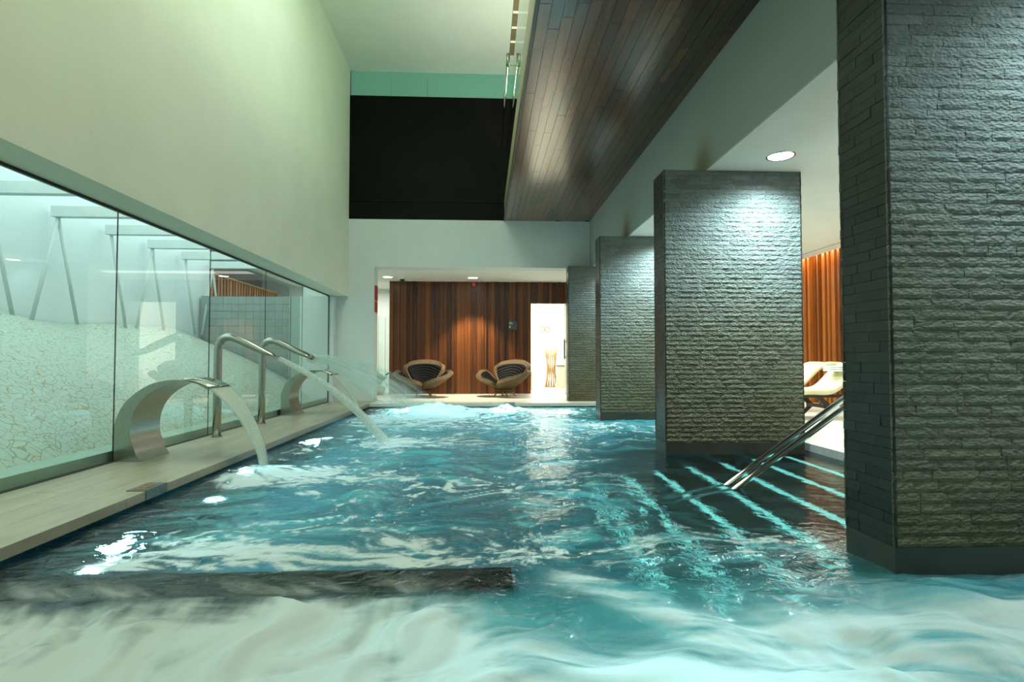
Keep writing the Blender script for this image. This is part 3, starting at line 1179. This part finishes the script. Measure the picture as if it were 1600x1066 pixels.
for s in range(7):
    a = s * .9
    tip = (.14 * cos(a), .14 * sin(a), .34 + .22 * rp.random())
    MB().tube([(0, 0, .16), (tip[0] * .4, tip[1] * .4, tip[2] * .6), tip], .006, n=5).build('stem', M['leaf'], pl)
    for q in range(4):
        ob = bpy.data.objects.new('leaf', leafmesh)
        COL.objects.link(ob)
        t = .45 + .18 * q
        ob.location = (tip[0] * t, tip[1] * t, .16 + (tip[2] - .16) * t)
        ob.rotation_euler = (rp.uniform(-1, 1), rp.uniform(-1, 1), rp.uniform(0, 6))
        ob.parent = pl
        ob.scale = (.8,) * 3


# ------------------------------------------------------------------ downlights
def downlight(x, y, r, label, power, z=ZC, col=(0.72, 0.97, 1.0), ang=152, blend=1.0):
    d = empty('downlight', (x, y, z))
    tag(d, label, 'ceiling light', 'round recessed ceiling lights')
    ring = MB().lathe([(r * 1.0, -.004), (r * 1.13, -.010), (r * 1.2, -.002), (r * 1.2, .0)], n=36).build('trim_ring', M['polished'], d, smooth=True)
    MB().disc((0, 0, -.003), r, .006, 36).build('diffuser', M['lampglass'], d)
    s = spot('lamp', (0, 0, -.03), power, col, ang, blend, r * .6)
    s.parent = d
    return d


downlight(2.93, 2.10, .115, 'round ceiling light in front of the nearest stone pillar', 150)
downlight(2.92, 5.42, .115, 'round ceiling light in front of the broad second pillar', 370)
downlight(2.90, 8.68, .115, 'round ceiling light in front of the third pillar', 370)
downlight(2.90, 11.9, .115, 'round ceiling light in front of the farthest pillar', 130)
downlight(-.28, 14.05, .115, 'round ceiling light over the middle of the timber board wall', 620, ang=84, blend=.45, col=(1, .88, .66))
downlight(-2.36, 14.0, .11, 'round ceiling light in the far left corner by the bright corridor', 12, ang=100, col=(1, .97, .85))
area('seating_lamp', (0.2, 13.2, 2.96), (0, 0, 0), 3.6, .4, 9, (1, .98, .88))

cm = empty('dome_camera', (-2.02, 14.1, ZC))
tag(cm, 'black dome security camera on the ceiling by the timber wall', 'camera')
MB().lathe([(.0, -.10), (.035, -.095), (.06, -.07), (.066, -.04)], n=20).build('dome', M['black'], cm, smooth=True)
MB().lathe([(.066, -.045), (.085, -.035), (.09, 0)], n=20).build('mount', M['white'], cm, smooth=True)
al = empty('fire_alarm', (-.27, YW - .06, 2.93))
tag(al, 'small red alarm sounder at the top of the timber wall', 'alarm')
bx('body', M['red'], (-.05, .05, -.05, 0, -.06, .05), al, bevel=.008)
MB().disc((0, 0, -.07), .03, .03, 16).build('lens', M['red'], al)
sg = empty('wall_sign', (.74, YW - .05, 1.86))
tag(sg, 'small square dark grey sign plate on the timber wall', 'sign')
bx('plate', M['sign'], (-.11, .11, -.012, 0, -.11, .11), sg, bevel=.003)
for (x0, x1, z) in ((-.09, -.02, .075), (-.09, -.0, .045)):
    bx('lettering', M['sign_white'], (x0, x1, -.015, -.012, z - .008, z + .006), sg)
bx('symbol', M['sign_white'], (-.09, -.06, -.015, -.012, -.06, -.01), sg)
hs = empty('red_notice', (-2.385, 12.62, 2.0))
tag(hs, 'narrow red notices stacked on the inner side of the opening at left', 'sign')
bx('upper_plate', M['red'], (0, .02, -.12, .12, .28, .60), hs)
bx('lower_plate', M['red'], (0, .02, -.10, .10, .02, .25), hs)


# ------------------------------------------------------------------ wicker flower chairs
def flower_chair(label, loc, rz, tilt=0.0):
    C = empty('wicker_chair', loc, rz)
    tag(C, label, 'chair', 'petal-shaped wicker chairs')
    R0 = .72
    petals = [(90, 62, 1.0, .50), (214, 57, .98, .28), (326, 57, .98, .28)]
    for (ph, am, rs, hh) in petals:
        rows_, crow = [], []
        for i in range(17):
            v = i / 16
            row, cr_ = [], []
            for j in range(21):
                u = -1 + 2 * j / 20
                def P(v, u):
                    tw = am * u * (1 - .20 * max(0, v - .45) ** 1.2 - .12 * v ** 10)
                    th = radians(ph + tw)
                    rr = R0 * rs * v * (1 - .13 * abs(u) ** 4 * v)
                    rim = .64 + .23 * sin(th) - (.05 * abs(u) ** 3)
                    return Vector((rr * cos(th), rr * sin(th) * .86, .20 + (rim - .20) * v ** 1.7))
                def Q(v, u):
                    p = P(v, u)
                    n = (P(min(v + .02, 1), u) - P(max(v - .02, .01), u)).cross(P(v, u + .03) - P(v, u - .03))
                    n = n.normalized() if n.length > 1e-9 else Vector((0, 0, 1))
                    if n.z < 0:
                        n = -n
                    return p + n * .06
                row.append(P(v, u))
                cr_.append(Q(.04 + v * .86, u * .88))
            rows_.append(row)
            crow.append(cr_)
        o = MB().grid(rows_[1:]).build('petal', M['wicker'], C, smooth=True)
        sm = o.modifiers.new('solid', 'SOLIDIFY')
        sm.thickness = .095
        sm.offset = 0
        bv = o.modifiers.new('bev', 'BEVEL')
        bv.width = .035
        bv.segments = 3
        ss = o.modifiers.new('sub', 'SUBSURF')
        ss.levels = ss.render_levels = 1
        o = MB().grid(crow).build('cushion', M['cushion'], C, smooth=True)
        sm = o.modifiers.new('solid', 'SOLIDIFY')
        sm.thickness = .05
        sm.offset = 0
        ss = o.modifiers.new('sub', 'SUBSURF')
        ss.levels = ss.render_levels = 1
    MB().lathe([(0, .10), (.08, .10), (.18, .13), (.26, .17), (.12, .2), (0, .2)], n=24).build('base', M['wicker'], C, smooth=True)
    for a in (50, 130, 230, 310):
        a = radians(a)
        MB().tube([(.18 * cos(a), .16 * sin(a), .13), (.29 * cos(a), .27 * sin(a), 0.0)], [.022, .015], n=8).build('leg', M['bamboo'], C, smooth=True)
    return C


flower_chair('wide petal-shaped wicker chair with black cushion facing the pool, at left', (-1.45, 13.75, DK), radians(3))
flower_chair('petal-shaped wicker chair with black cushion turned sideways, beside the doorway', (.50, 13.8, DK), radians(-32))


# ------------------------------------------------------------------ loungers
def lounger(label, loc, rz):
    C = empty('lounger', loc, rz)
    tag(C, label, 'lounger', 'cream reclining loungers')
    prof = [(0, .40), (.12, .43), (.35, .47), (.55, .46), (.72, .45), (.84, .52), (.95, .64), (1.06, .75), (1.18, .83), (1.32, .865), (1.45, .85), (1.58, .86)]
    rows_ = []
    for (x, z) in prof:
        w = .30 if x < 1.1 else .30 + .0 * x
        rows_.append([(x, -w, z + .02), (x, -w * .6, z - .01), (x, 0, z - .02), (x, w * .6, z - .01), (x, w, z + .02)])
    o = MB().grid(rows_).build('cushion', M['leatherette'], C, smooth=True)
    s = o.modifiers.new('s', 'SOLIDIFY')
    s.thickness = .10
    s.offset = -1
    ss = o.modifiers.new('ss', 'SUBSURF')
    ss.levels = ss.render_levels = 2
    for y in (-.24, .24):
        bx('side_rail', M['legwood'], (.05, .95, y - .02, y + .02, .33, .375), C, bevel=.005)
        for (a, b) in (((.05, .36), (.22, .18)), ((.22, .20), (.04, .0)), ((.62, .36), (.48, .18)), ((.48, .20), (.66, .0))):
            pass
        leg1 = MB()
        for (pts) in ([(.24, .37), (.06, .19), (.24, .0)], [(.52, .37), (.72, .19), (.54, .0)]):
            for (q0, q1) in zip(pts[:-1], pts[1:]):
                d = Vector((q1[0] - q0[0], 0, q1[1] - q0[1])).normalized()
                nrm = Vector((-d.z, 0, d.x)) * .032
                A = Vector((q0[0], y, q0[1])) - d * .01
                B = Vector((q1[0], y, q1[1])) + d * .01
                bb = MB()
                vs = []
                for yy in (-.018, .018):
                    for pnt, sgn in ((A, 1), (A, -1), (B, -1), (B, 1)):
                        vv = pnt + nrm * sgn
                        vs.append((vv.x, y + yy, max(0.0, vv.z)))
                bb.v = vs
                bb.f = [(0, 1, 2, 3), (7, 6, 5, 4), (0, 4, 5, 1), (1, 5, 6, 2), (2, 6, 7, 3), (3, 7, 4, 0)]
                bb.build('leg', M['legwood'], C)
    bx('cross_rail', M['legwood'], (.10, .16, -.24, .24, .17, .22), C)
    bx('cross_rail', M['legwood'], (.64, .70, -.24, .24, .17, .22), C)
    return C


lounger('cream lounger with dark crossed legs, nearer of two, seen between pillars', (4.45, 8.55, DK), radians(0))
lounger('cream lounger behind the nearer one, only its curved headrest showing', (4.58, 9.75, DK), radians(0))
tw_ = MB()
for k in range(3):
    tw_.box(-.13, .13, -.2, .2, k * .03, k * .03 + .026)
o = tw_.build('folded_towel', M['towel'], loc=(5.44, 8.50, DK + .72), bevel=.01)
tag(o, 'white folded towel lying on the nearer cream lounger', 'towel')

# ------------------------------------------------------------------ steel rails into the water
hrl = empty('pool_handrail', (1.95, 4.39, 0))
tag(hrl, 'pair of polished steel handrails slanting down into the water', 'handrail')
for yy in (-.065, .075):
    pth = [(-.55, yy, -.42), (-.2, yy, -.14), (0, yy, 0.01), (.93, yy, .665), (1.5, yy, 1.066), (1.60, yy, 1.10), (1.72, yy, 1.11), (1.84, yy, 1.08), (1.90, yy, 1.0), (1.91, yy, .9), (1.91, yy, DK)]
    MB().tube(pth, .024, n=18).build('rail', M['polished'], hrl, smooth=True)
MB().tube([(1.72, -.065, 1.10), (1.72, .075, 1.10)], .012, n=8).build('cross_bar', M['polished'], hrl, smooth=True)


# ------------------------------------------------------------------ fountains
OUT = [(-3.264, 0.085), (-3.284, 0.16), (-3.288, 0.225), (-3.285, 0.354), (-3.248, 0.483), (-3.191, 0.596), (-3.094, 0.693), (-2.965, 0.771), (-2.836, 0.803), (-2.707, 0.809), (-2.578, 0.782), (-2.465, 0.734)]
INN = [(-3.038, 0.085), (-3.075, 0.14), (-3.094, 0.193), (-3.130, 0.306), (-3.127, 0.451), (-3.078, 0.58), (-2.981, 0.685), (-2.852, 0.758), (-2.739, 0.786), (-2.658, 0.796), (-2.561, 0.771), (-2.473, 0.722)]


def cr_spline(P, n):
    P = [np.array(p, float) for p in P]
    out = []
    m = len(P) - 1
    for s in range(n + 1):
        t = s / n * m
        i = min(int(t), m - 1)
        f = t - i
        p0, p1, p2, p3 = P[max(i - 1, 0)], P[i], P[i + 1], P[min(i + 2, m)]
        out.append(.5 * ((2 * p1) + (-p0 + p2) * f + (2 * p0 - 5 * p1 + 4 * p2 - p3) * f * f + (-p0 + 3 * p1 - 3 * p2 + p3) * f ** 3))
    return out


def arc_fountain(label, y0):
    C = empty('arc_fountain', (-3.15, y0, DK))
    tag(C, label, 'fountain', 'curved steel waterfall spouts')
    n = 44
    o_ = cr_spline(OUT, n)
    i_ = cr_spline(INN, n)
    # keep clear of the glass plane
    o_ = [np.array((max(p[0], -3.268), p[1])) for p in o_]
    Wd = .47
    b = MB()
    rows_ = []
    for k in range(n + 1):
        a, c = o_[k], i_[k]
        rows_.append([(a[0] + 3.15, 0, a[1] - DK), (a[0] + 3.15, Wd, a[1] - DK), (c[0] + 3.15, Wd, c[1] - DK), (c[0] + 3.15, 0, c[1] - DK), (a[0] + 3.15, 0, a[1] - DK)])
    b.grid(rows_)
    b.f.append((0, 1, 2, 3))
    q = n * 5
    b.f.append((q + 3, q + 2, q + 1, q))
    o = b.build('body', M['steel'], C)
    bm = bmesh.new()
    bm.from_mesh(o.data)
    bmesh.ops.remove_doubles(bm, verts=bm.verts, dist=.0003)
    bmesh.ops.recalc_face_normals(bm, faces=bm.faces)
    bm.to_mesh(o.data)
    bm.free()
    autosmooth(o, 35)
    # raised lip plate of the mouth
    rows_ = []
    for k in range(n - 8, n + 1):
        a = o_[k]
        rows_.append([(a[0] + 3.15, .03, a[1] - DK + .012), (a[0] + 3.15, Wd - .03, a[1] - DK + .012)])
    m_ = MB().grid(rows_).build('mouth_plate', M['polished'], C, smooth=True)
    s = m_.modifiers.new('s', 'SOLIDIFY')
    s.thickness = .008
    bx('seam', M['steel_dark'], (.018, .03, .10, .46, .165, .172), C)
    return C


arc_fountain('curved steel waterfall spout nearest the viewer on the stone ledge', 5.22)
arc_fountain('curved steel waterfall spout farther along the ledge, behind the tube fountains', 9.35)


def tube_fountain(label, y, wide):
    C = empty('tube_fountain', (-3.13, y, DK))
    tag(C, label, 'fountain', 'bent steel tube fountains')
    pth = [(0, 0, 0), (0, 0, .5), (0, 0, 1.02), (.012, 0, 1.09), (.045, 0, 1.145), (.10, 0, 1.168), (.16, 0, 1.165), (.23, 0, 1.14), (.36, 0, 1.078), (.50, 0, 1.01), (.62, 0, .965), (.70, 0, .925)]
    rd = [.046] * 9
    fl = [(q, q) for q in rd]
    if wide:
        fl += [(.07, .042), (.11, .036), (.14, .032)]
    else:
        fl += [(.050, .04), (.055, .024), (.058, .008)]
    # tube narrows sharply up to the nozzle
    MB().tube(pth, 0, n=20, flat=fl).build('pipe', M['steel'], C, smooth=True)
    MB().disc((0, 0, .004), .062, .01, 28).build('base_plate', M['steel'], C)
    MB().tube([(.68, 0, .936), (.71, 0, .92)], 0, n=20, flat=[(fl[-1][0] * .9, fl[-1][1] * .8)] * 2).build('nozzle', M['steel_dark'], C, smooth=True)
    return C


tube_fountain('tall bent steel tube fountain with a narrow tip, nearer of the pair', 6.86, False)
tube_fountain('tall bent steel tube fountain with a wide flat mouth, farther of the pair', 8.2, True)


def ribbon(name, label, rows_, m, edge_fade=.15, tail=.0, head=1.0, thick=.0):
    """rows_: list of rows of points along the fall; a second, offset surface closes the sheet"""
    nr, nc = len(rows_), len(rows_[0])
    V, F, J, U = [], [], [], []
    for i, r_ in enumerate(rows_):
        for j, p in enumerate(r_):
            V.append(tuple(p))
            u = j / (nc - 1)
            v = i / (nr - 1)
            e = min(1, min(u, 1 - u) / edge_fade + .15) if edge_fade else 1
            J.append(e * (head + (tail - head) * v ** 1.5))
            U.append((u, v))
    for i in range(nr - 1):
        for j in range(nc - 1):
            F.append((i * nc + j, i * nc + j + 1, (i + 1) * nc + j + 1, (i + 1) * nc + j))
    me = bpy.data.meshes.new(name)
    me.from_pydata(V, [], F)
    me.materials.append(m)
    at = me.attributes.new('jet', 'FLOAT', 'POINT')
    at.data.foreach_set('value', J)
    uvl = me.uv_layers.new(name='UVMap')
    for lp in me.loops:
        uvl.data[lp.index].uv = U[lp.vertex_index]
    me.polygons.foreach_set('use_smooth', [True] * len(me.polygons))
    ob = bpy.data.objects.new(name, me)
    COL.objects.link(ob)
    if thick:
        s = ob.modifiers.new('s', 'SOLIDIFY')
        s.thickness = thick
        s.offset = 0
    tag(ob, label, 'water jet', 'falling water jets', 'stuff' if False else None)
    return ob


def interp(P, n):
    return cr_spline(P, n)


near = interp([(-2.49, .745), (-2.352, 0.612), (-2.238, 0.467), (-2.142, 0.289), (-2.077, 0.144), (-2.037, -0.03)], 24)
for (y0, lab) in ((5.23, 'white sheet of water falling from the nearest curved spout'), (9.36, 'thin sheet of water falling from the far curved spout')):
    rr = []
    for i, p in enumerate(near):
        t = i / 24
        sh = .03 * t + .05 * t
        rr.append([(p[0] + .012 * sin(9 * u + 3 * t) * t - .02 * u * t, y0 + .03 + sh + (.42 - 2 * sh) * u, p[1]) for u in np.linspace(0, 1, 13)])
    ribbon('water_sheet', lab, rr, M['jet'], .10, tail=1.0, head=1.0, thick=.012)
j1 = interp([(-2.43, 1.005), (-2.134, 0.85), (-1.825, 0.649), (-1.516, 0.387), (-1.285, 0.14), (-1.14, -0.03)], 24)
rr = []
for i, p in enumerate(j1):
    wd = .035 + .028 * i / 24
    rr.append([(p[0] + wd * .8 * cos(a), 6.86 + wd * sin(a) * 1.3, p[1] + wd * .5 * cos(a)) for a in np.linspace(0, 2 * pi, 13)])
ribbon('water_jet', 'narrow white arc of water from the nearer tube fountain', rr, M['jet'], 0, tail=.8, head=.7)
# wide spray of the far tube: fans out down the pool
for (nm, lab, w0, w1, mt, tail, head, sp) in (('water_spray', 'wide misty fan of water from the farther tube fountain', .26, 1.1, M['spray'], .5, 1.6, 0),):
    rr = []
    A = np.array((-2.42, 8.2, 1.01))
    for i in range(25):
        t = i / 24
        c = A + np.array((1.2 * t, 2.4 * t, -.10 * t - .92 * t ** 1.7))
        wd = w0 + (w1 - w0) * t
        rr.append([(c[0] + .55 * wd * u, c[1] + wd * u * .5, c[2] + .42 * wd * u + .02 * sin(9 * u + 5 * t)) for u in np.linspace(-.5, .5, 15)])
    ribbon(nm, lab, rr, mt, .45, tail=tail, head=head, thick=.05)

# depth plate on the edge of the ledge and its twin on the back deck
dp = empty('depth_plate', (XL, 4.2, DK))
tag(dp, 'angled steel plate over the edge of the left ledge', 'plate')
bx('top_flange', M['steel_dark'], (-.13, .004, -.13, .13, .001, .006), dp)
bx('front_flange', M['steel_dark'], (.001, .006, -.13, .13, -.062, .006), dp)
for k in range(3):
    bx('mark', M['bamboo'], (-.10, -.03, -.09 + k * .06, -.06 + k * .06, .006, .009), dp)
d2 = empty('depth_plate', (.52, YB, DK))
tag(d2, 'small grey plate set in the edge of the rear deck', 'plate')
bx('top_flange', M['steel_dark'], (-.11, .11, -.004, .10, .001, .006), d2)
bx('front_flange', M['steel_dark'], (-.11, .11, -.006, -.001, -.06, .006), d2)

# glowing discs added under the water to imitate white glints at left
for i, (x, y) in enumerate(((-1.93, 2.95), (-1.98, 4.32), (-2.02, 7.5))):
    d = empty('pool_light', (x, y, -.16))
    tag(d, ['round underwater light nearest the viewer, beside the dark weir', 'round underwater light between weir and first waterfall',
            'round underwater light beyond the tube fountains'][i], 'pool light', 'underwater lights by the ledge')
    MB().disc((0, 0, 0), .07, .02, 24).build('lens', M['poollampglass'], d)
    MB().lathe([(.07, -.012), (.09, -.012), (.09, .012), (.07, .014)], n=24).build('rim', M['polished'], d, smooth=True)
    MB().tube([(0, 0, -.02), (-.3, 0, -.05), (-.53, 0, -.05)], .02, n=8).build('arm', M['steel_dark'], d, smooth=True)


# ------------------------------------------------------------------ water surface
RS = np.random.RandomState(3)
PERM = RS.rand(256, 256)


def vnoise(x, y, seed=0):
    x = x + seed * 17.3
    y = y + seed * 9.7
    xi = np.floor(x).astype(int)
    yi = np.floor(y).astype(int)
    fx = x - xi
    fy = y - yi
    fx = fx * fx * fx * (fx * (fx * 6 - 15) + 10)
    fy = fy * fy * fy * (fy * (fy * 6 - 15) + 10)
    g = lambda a, b: PERM[a & 255, b & 255]
    return (g(xi, yi) * (1 - fx) + g(xi + 1, yi) * fx) * (1 - fy) + (g(xi, yi + 1) * (1 - fx) + g(xi + 1, yi + 1) * fx) * fy


def fbm(x, y, o=4, seed=0, gain=.5):
    s = 0
    a = 1.0
    t = 0
    for k in range(o):
        s = s + a * vnoise(x, y, seed + k * 3)
        t += a
        a *= gain
        x, y = x * 1.9 * .8 - y * 1.9 * .6, x * 1.9 * .6 + y * 1.9 * .8
    return s / t


ys = [0.9]
while ys[-1] < YB + .12:
    ys.append(ys[-1] + min(.028, max(.0045, .0021 * ys[-1] ** 2)))
ys = np.array(ys)
xs = np.linspace(-2.52, XD - .002, 660)
X, Y = np.meshgrid(xs, ys)


def blob(cx, cy, rx, ry, rot=0.0, p=1.0):
    c, s = cos(rot), sin(rot)
    u = ((X - cx) * c + (Y - cy) * s) / rx
    v = (-(X - cx) * s + (Y - cy) * c) / ry
    return np.exp(-(u * u + v * v) * p)


def sm(a, b, x):
    t = np.clip((x - a) / (b - a), 0, 1)
    return t * t * (3 - 2 * t)


WY0, WY1 = 2.50, 2.76    # weir
# warped coordinates: curling flow
wx = fbm(X * 1.1, Y * 1.1, 3, 1) - .5
wy = fbm(X * 1.1, Y * 1.1, 3, 2) - .5
Xw = X + 1.1 * wx
Yw = Y + 1.1 * wy
streak = fbm(Xw * 2.2, Yw * 7.0, 5, 5)
veil = fbm(Xw * 1.9, Yw * 3.4, 5, 7, .55)
patch = .5 * fbm(Xw * 4.0, Yw * 6.0, 5, 9, .6) + .5 * fbm(Xw * 12.0 + 2 * Yw, Yw * 20.0, 4, 13, .6)
patch = .5 + (patch - .5) * 1.35
fine = fbm(Xw * 11, Yw * 16, 4, 12, .6)

# dense veils
f_spa = sm(WY0 + .06, WY0 - .28, Y) * sm(.35, -.45, X) * 1.05
f_spa2 = sm(2.35, 1.95, Y) * sm(-.5, -.1, X) * sm(1.0, .6, X) * .45
# white band sweeping from the weir end to the lower right
bandc = 2.62 - .55 * sm(.3, 1.0, X) - .12 * sm(1.0, 2.2, X)
f_band = np.exp(-((Y - bandc) / (.15 + .10 * sm(.6, 2, X))) ** 2) * sm(.15, .6, X) * 1.0
f_low = sm(2.05, 1.75, Y) * sm(.0, .6, X) * .85
f_pil = blob(2.1, 2.45, .9, .13) * .4
dense = np.clip(f_spa + f_spa2 + f_band + f_low + f_pil, 0, 1.1)
s1 = 1 - np.abs(2 * fbm(Xw * 3.0 + 2 * wy, Yw * 8.5, 4, 51, .55) - 1)
s2 = fbm(Xw * 6.5, Yw * 24, 4, 55, .6)
s3 = fbm(Xw * 14, Yw * 40, 3, 58, .6)
Xv = X + .35 * wx
Yv = Y + .35 * wy - .10 * X
veil = fbm(Xv * 1.7, Yv * 3.6, 4, 71, .5)
soft = fbm(Xv * 3.5 + Yv * 2, Yv * 9, 4, 73, .5)
tex = 1.35 * (veil - .47) + .8 * (soft - .5) + .25 * (s1 - .62) + .55 * (s2 - .5) + .30 * (s3 - .5)
shade = np.clip(dense, 0, 1)
silkL = fbm(X * 11 + .8 * Y + 2.2 * wx, Y * 2.6 + 1.2 * wy, 4, 101, .55)
silkR = fbm(X * 2.4, (Y + .22 * X + .25 * wy) * 17, 4, 105, .55)
lw = sm(.3, -.4, X)
silk = silkL * lw + silkR * (1 - lw)
tex = .60 * tex + .85 * (silk - .5)
core_ = sm(2.42, 2.15, Y) * sm(-1.9, -1.3, X) * sm(-.1, -.5, X)
dense = np.clip(dense * (.70 + .12 * core_ + (1.5 - .7 * core_) * tex) - .24 * sm(-1.2, -2.3, X) * dense, 0, .93)  # foam thinned towards the left so its unlit side turns darker
# crisp foam patches
c_weir = sm(3.75, 2.95, Y) * sm(WY1 - .02, WY1 + .05, Y) * sm(-2.1, -1.5, X) * sm(.35, -.5, X) * .92
c_weir += blob(.15, 3.0, .45, .28) * .45
c_a1 = blob(-1.85, 5.0, .55, .40, .1) * 1.3 + blob(-1.2, 4.9, .9, .30) * .6
c_j1 = blob(-1.05, 6.75, .35, .5) * 1.1 + blob(-.3, 6.7, 1.0, .5) * .45
c_a2 = blob(-1.95, 9.4, .4, .6) * .7
c_far = sm(6.9, 9.2, Y) * (.50 + .35 * sm(9, 11, Y)) * sm(-2.3, -1.6, X) * sm(2.2, 1.3, X) + blob(1.9, 8.3, 1.2, .6) * .35
c_far += blob(-.75, 10.2, .75, 1.3) * .8
c_p3 = blob(2.1, 8.6, .9, .4) * .3 + blob(1.85, 5.75, .22, .12) * .5
c_mid = blob(1.6, 3.05, .8, .25) * .42 + blob(.9, 3.4, .7, .4) * .2
crispm = np.clip(c_weir + c_a1 + c_j1 + c_a2 + c_far + c_p3 + c_mid, 0, 1.3)
crispf = crispm * 1.2 + (patch - .5) * 3.4 * (crispm > .03) * np.clip(crispm * 3, 0, 1) - .42
crispf = np.clip(crispf, 0, 1)
bits = fbm(Xw * 6 + 3, Yw * 13, 5, 81, .6)
bigm = fbm(X * .9, Y * 1.1, 3, 83)
base_sp = np.clip((bits - .60) * 4.5, 0, .8) * sm(2.6, 3.0, Y) * (.25 + 1.2 * sm(.4, .65, bigm)) * (1 - .6 * sm(.4, 1.2, X) * sm(7, 5, Y))
foam = np.clip(np.maximum(dense, crispf) + base_sp, 0, 1)
foam *= 1 - .85 * sm(1.0, 1.6, X) * sm(3.1, 3.6, Y) * sm(6.4, 5.8, Y)
weirmask = sm(WY0 - .10, WY0 + .02, Y) * sm(WY1 + .02, WY1 - .01, Y) * sm(.19, .13, X)
foam = np.maximum(foam * (1 - weirmask * .85), weirmask * (.16 + .9 * (fbm(X * 9 + 9 * Y + 2.2 * wx, Y * 3.5, 4, 61, .6) - .45)).clip(0, .42) * sm(WY1 + .02, WY0, Y) * sm(.1, -.5, X) * 1.25)
foam *= sm(XL - .02, XL + .22, X) * .9 + .1
crisp = np.clip(np.where(Y > WY1, .9, .12) + 0 * X, 0, 1) * np.clip(foam * 4, 0, 1)

aer = .14 + .5 * shade + .55 * sm(6.5, 9, Y) + .14 * blob(-.3, 6.0, 1.2, 1.2)
aer += .35 * sm(2.7, 2.2, Y) * sm(-.6, .2, X)
aer *= 1 - .85 * sm(1.0, 1.6, X) * sm(2.9, 3.4, Y) * sm(6.4, 5.8, Y)
aer *= (1 - weirmask * .9)
aer *= 1 - .75 * sm(2.6, 2.4, Y) * sm(.1, -.7, X)
aer += .60 * sm(.50, .70, fbm(Xw * 3.0, Yw * 6.5, 4, 91, .55)) * sm(2.7, 3.1, Y)
aer *= .6 + .8 * streak
aer *= 1 - .93 * sm(.7, 1.5, X) * sm(2.8, 3.4, Y) * sm(6.6, 5.9, Y)
aer = np.clip(aer, 0, .9) * sm(XL, XL + .8, X)

# heights
ripple = (fbm(Xw * 4.5, Yw * 7.5, 4, 21, .55) - .5)
swell = (fbm(Xw * 1.6, Yw * 2.0, 3, 25) - .5)
calm = np.where(Y > 2.8, 1, 1)
H = ripple * .035 + swell * .035
boil = sm(2.6, 2.2, Y)
H = H * (1 - .5 * boil) + boil * ((fbm(Xw * 2.6, Yw * 3.6, 3, 31) - .42) * .13)
H += .02 * blob(-1.95, 5.05, .35, .35) + .03 * blob(-1.05, 6.8, .25, .3)
H += blob(-.85, 10.6, .6, .5) * (.10 + .14 * fbm(X * 5, Y * 5, 3, 41)) + blob(.45, 10.9, .30, .22) * (.05 + .12 * fbm(X * 9, Y * 9, 3, 43))
H += sm(2.55, 2.35, Y) * sm(1.5, 1.9, X) * .05
H *= 1 - .8 * sm(.5, 1.5, X) * sm(2.8, 3.5, Y) * sm(6.4, 5.8, Y)
stepz = weirmask * .004
H = H * (1 - weirmask * .75) + stepz
# stays under the ledges
H = np.where(X < XL + .1, np.minimum(H, .012) * .4, H)
H = np.where(Y > YB - .1, np.minimum(H, .012) * .5, H)
nr, nc = X.shape
co_ = np.stack([X, Y, H], -1).reshape(-1, 3)
idx = np.arange(nr * nc).reshape(nr, nc)
F = np.stack([idx[:-1, :-1], idx[:-1, 1:], idx[1:, 1:], idx[1:, :-1]], -1).reshape(-1, 4)
me = bpy.data.meshes.new('pool_water')
me.vertices.add(len(co_))
me.vertices.foreach_set('co', co_.ravel())
me.loops.add(F.size)
me.loops.foreach_set('vertex_index', F.ravel().astype(np.int32))
me.polygons.add(len(F))
me.polygons.foreach_set('loop_start', np.arange(0, F.size, 4, dtype=np.int32))
me.polygons.foreach_set('loop_total', np.full(len(F), 4, dtype=np.int32))
me.polygons.foreach_set('use_smooth', np.ones(len(F), dtype=bool))
me.update(calc_edges=True)
rip = 1 - .72 * sm(.5, 1.5, X) * sm(2.8, 3.5, Y) * sm(6.4, 5.8, Y)
for nm, ar in (('foam', foam), ('aer', aer), ('crisp', crisp), ('rip', rip)):
    a = me.attributes.new(nm, 'FLOAT', 'POINT')
    a.data.foreach_set('value', np.ascontiguousarray(ar, dtype=np.float32).ravel())
me.materials.append(M['water'])
wo = bpy.data.objects.new('pool_water', me)
COL.objects.link(wo)
tag(wo, 'churning turquoise pool water with white foam', 'water', kind='stuff')

# the submerged weir
wr = MB().box(-2.418, .13, WY0, WY1, -1.2, -.006).build('pool_weir', M['weir'], bevel=.006)
tag(wr, 'dark stone weir just under the water across the left foreground', 'weir')
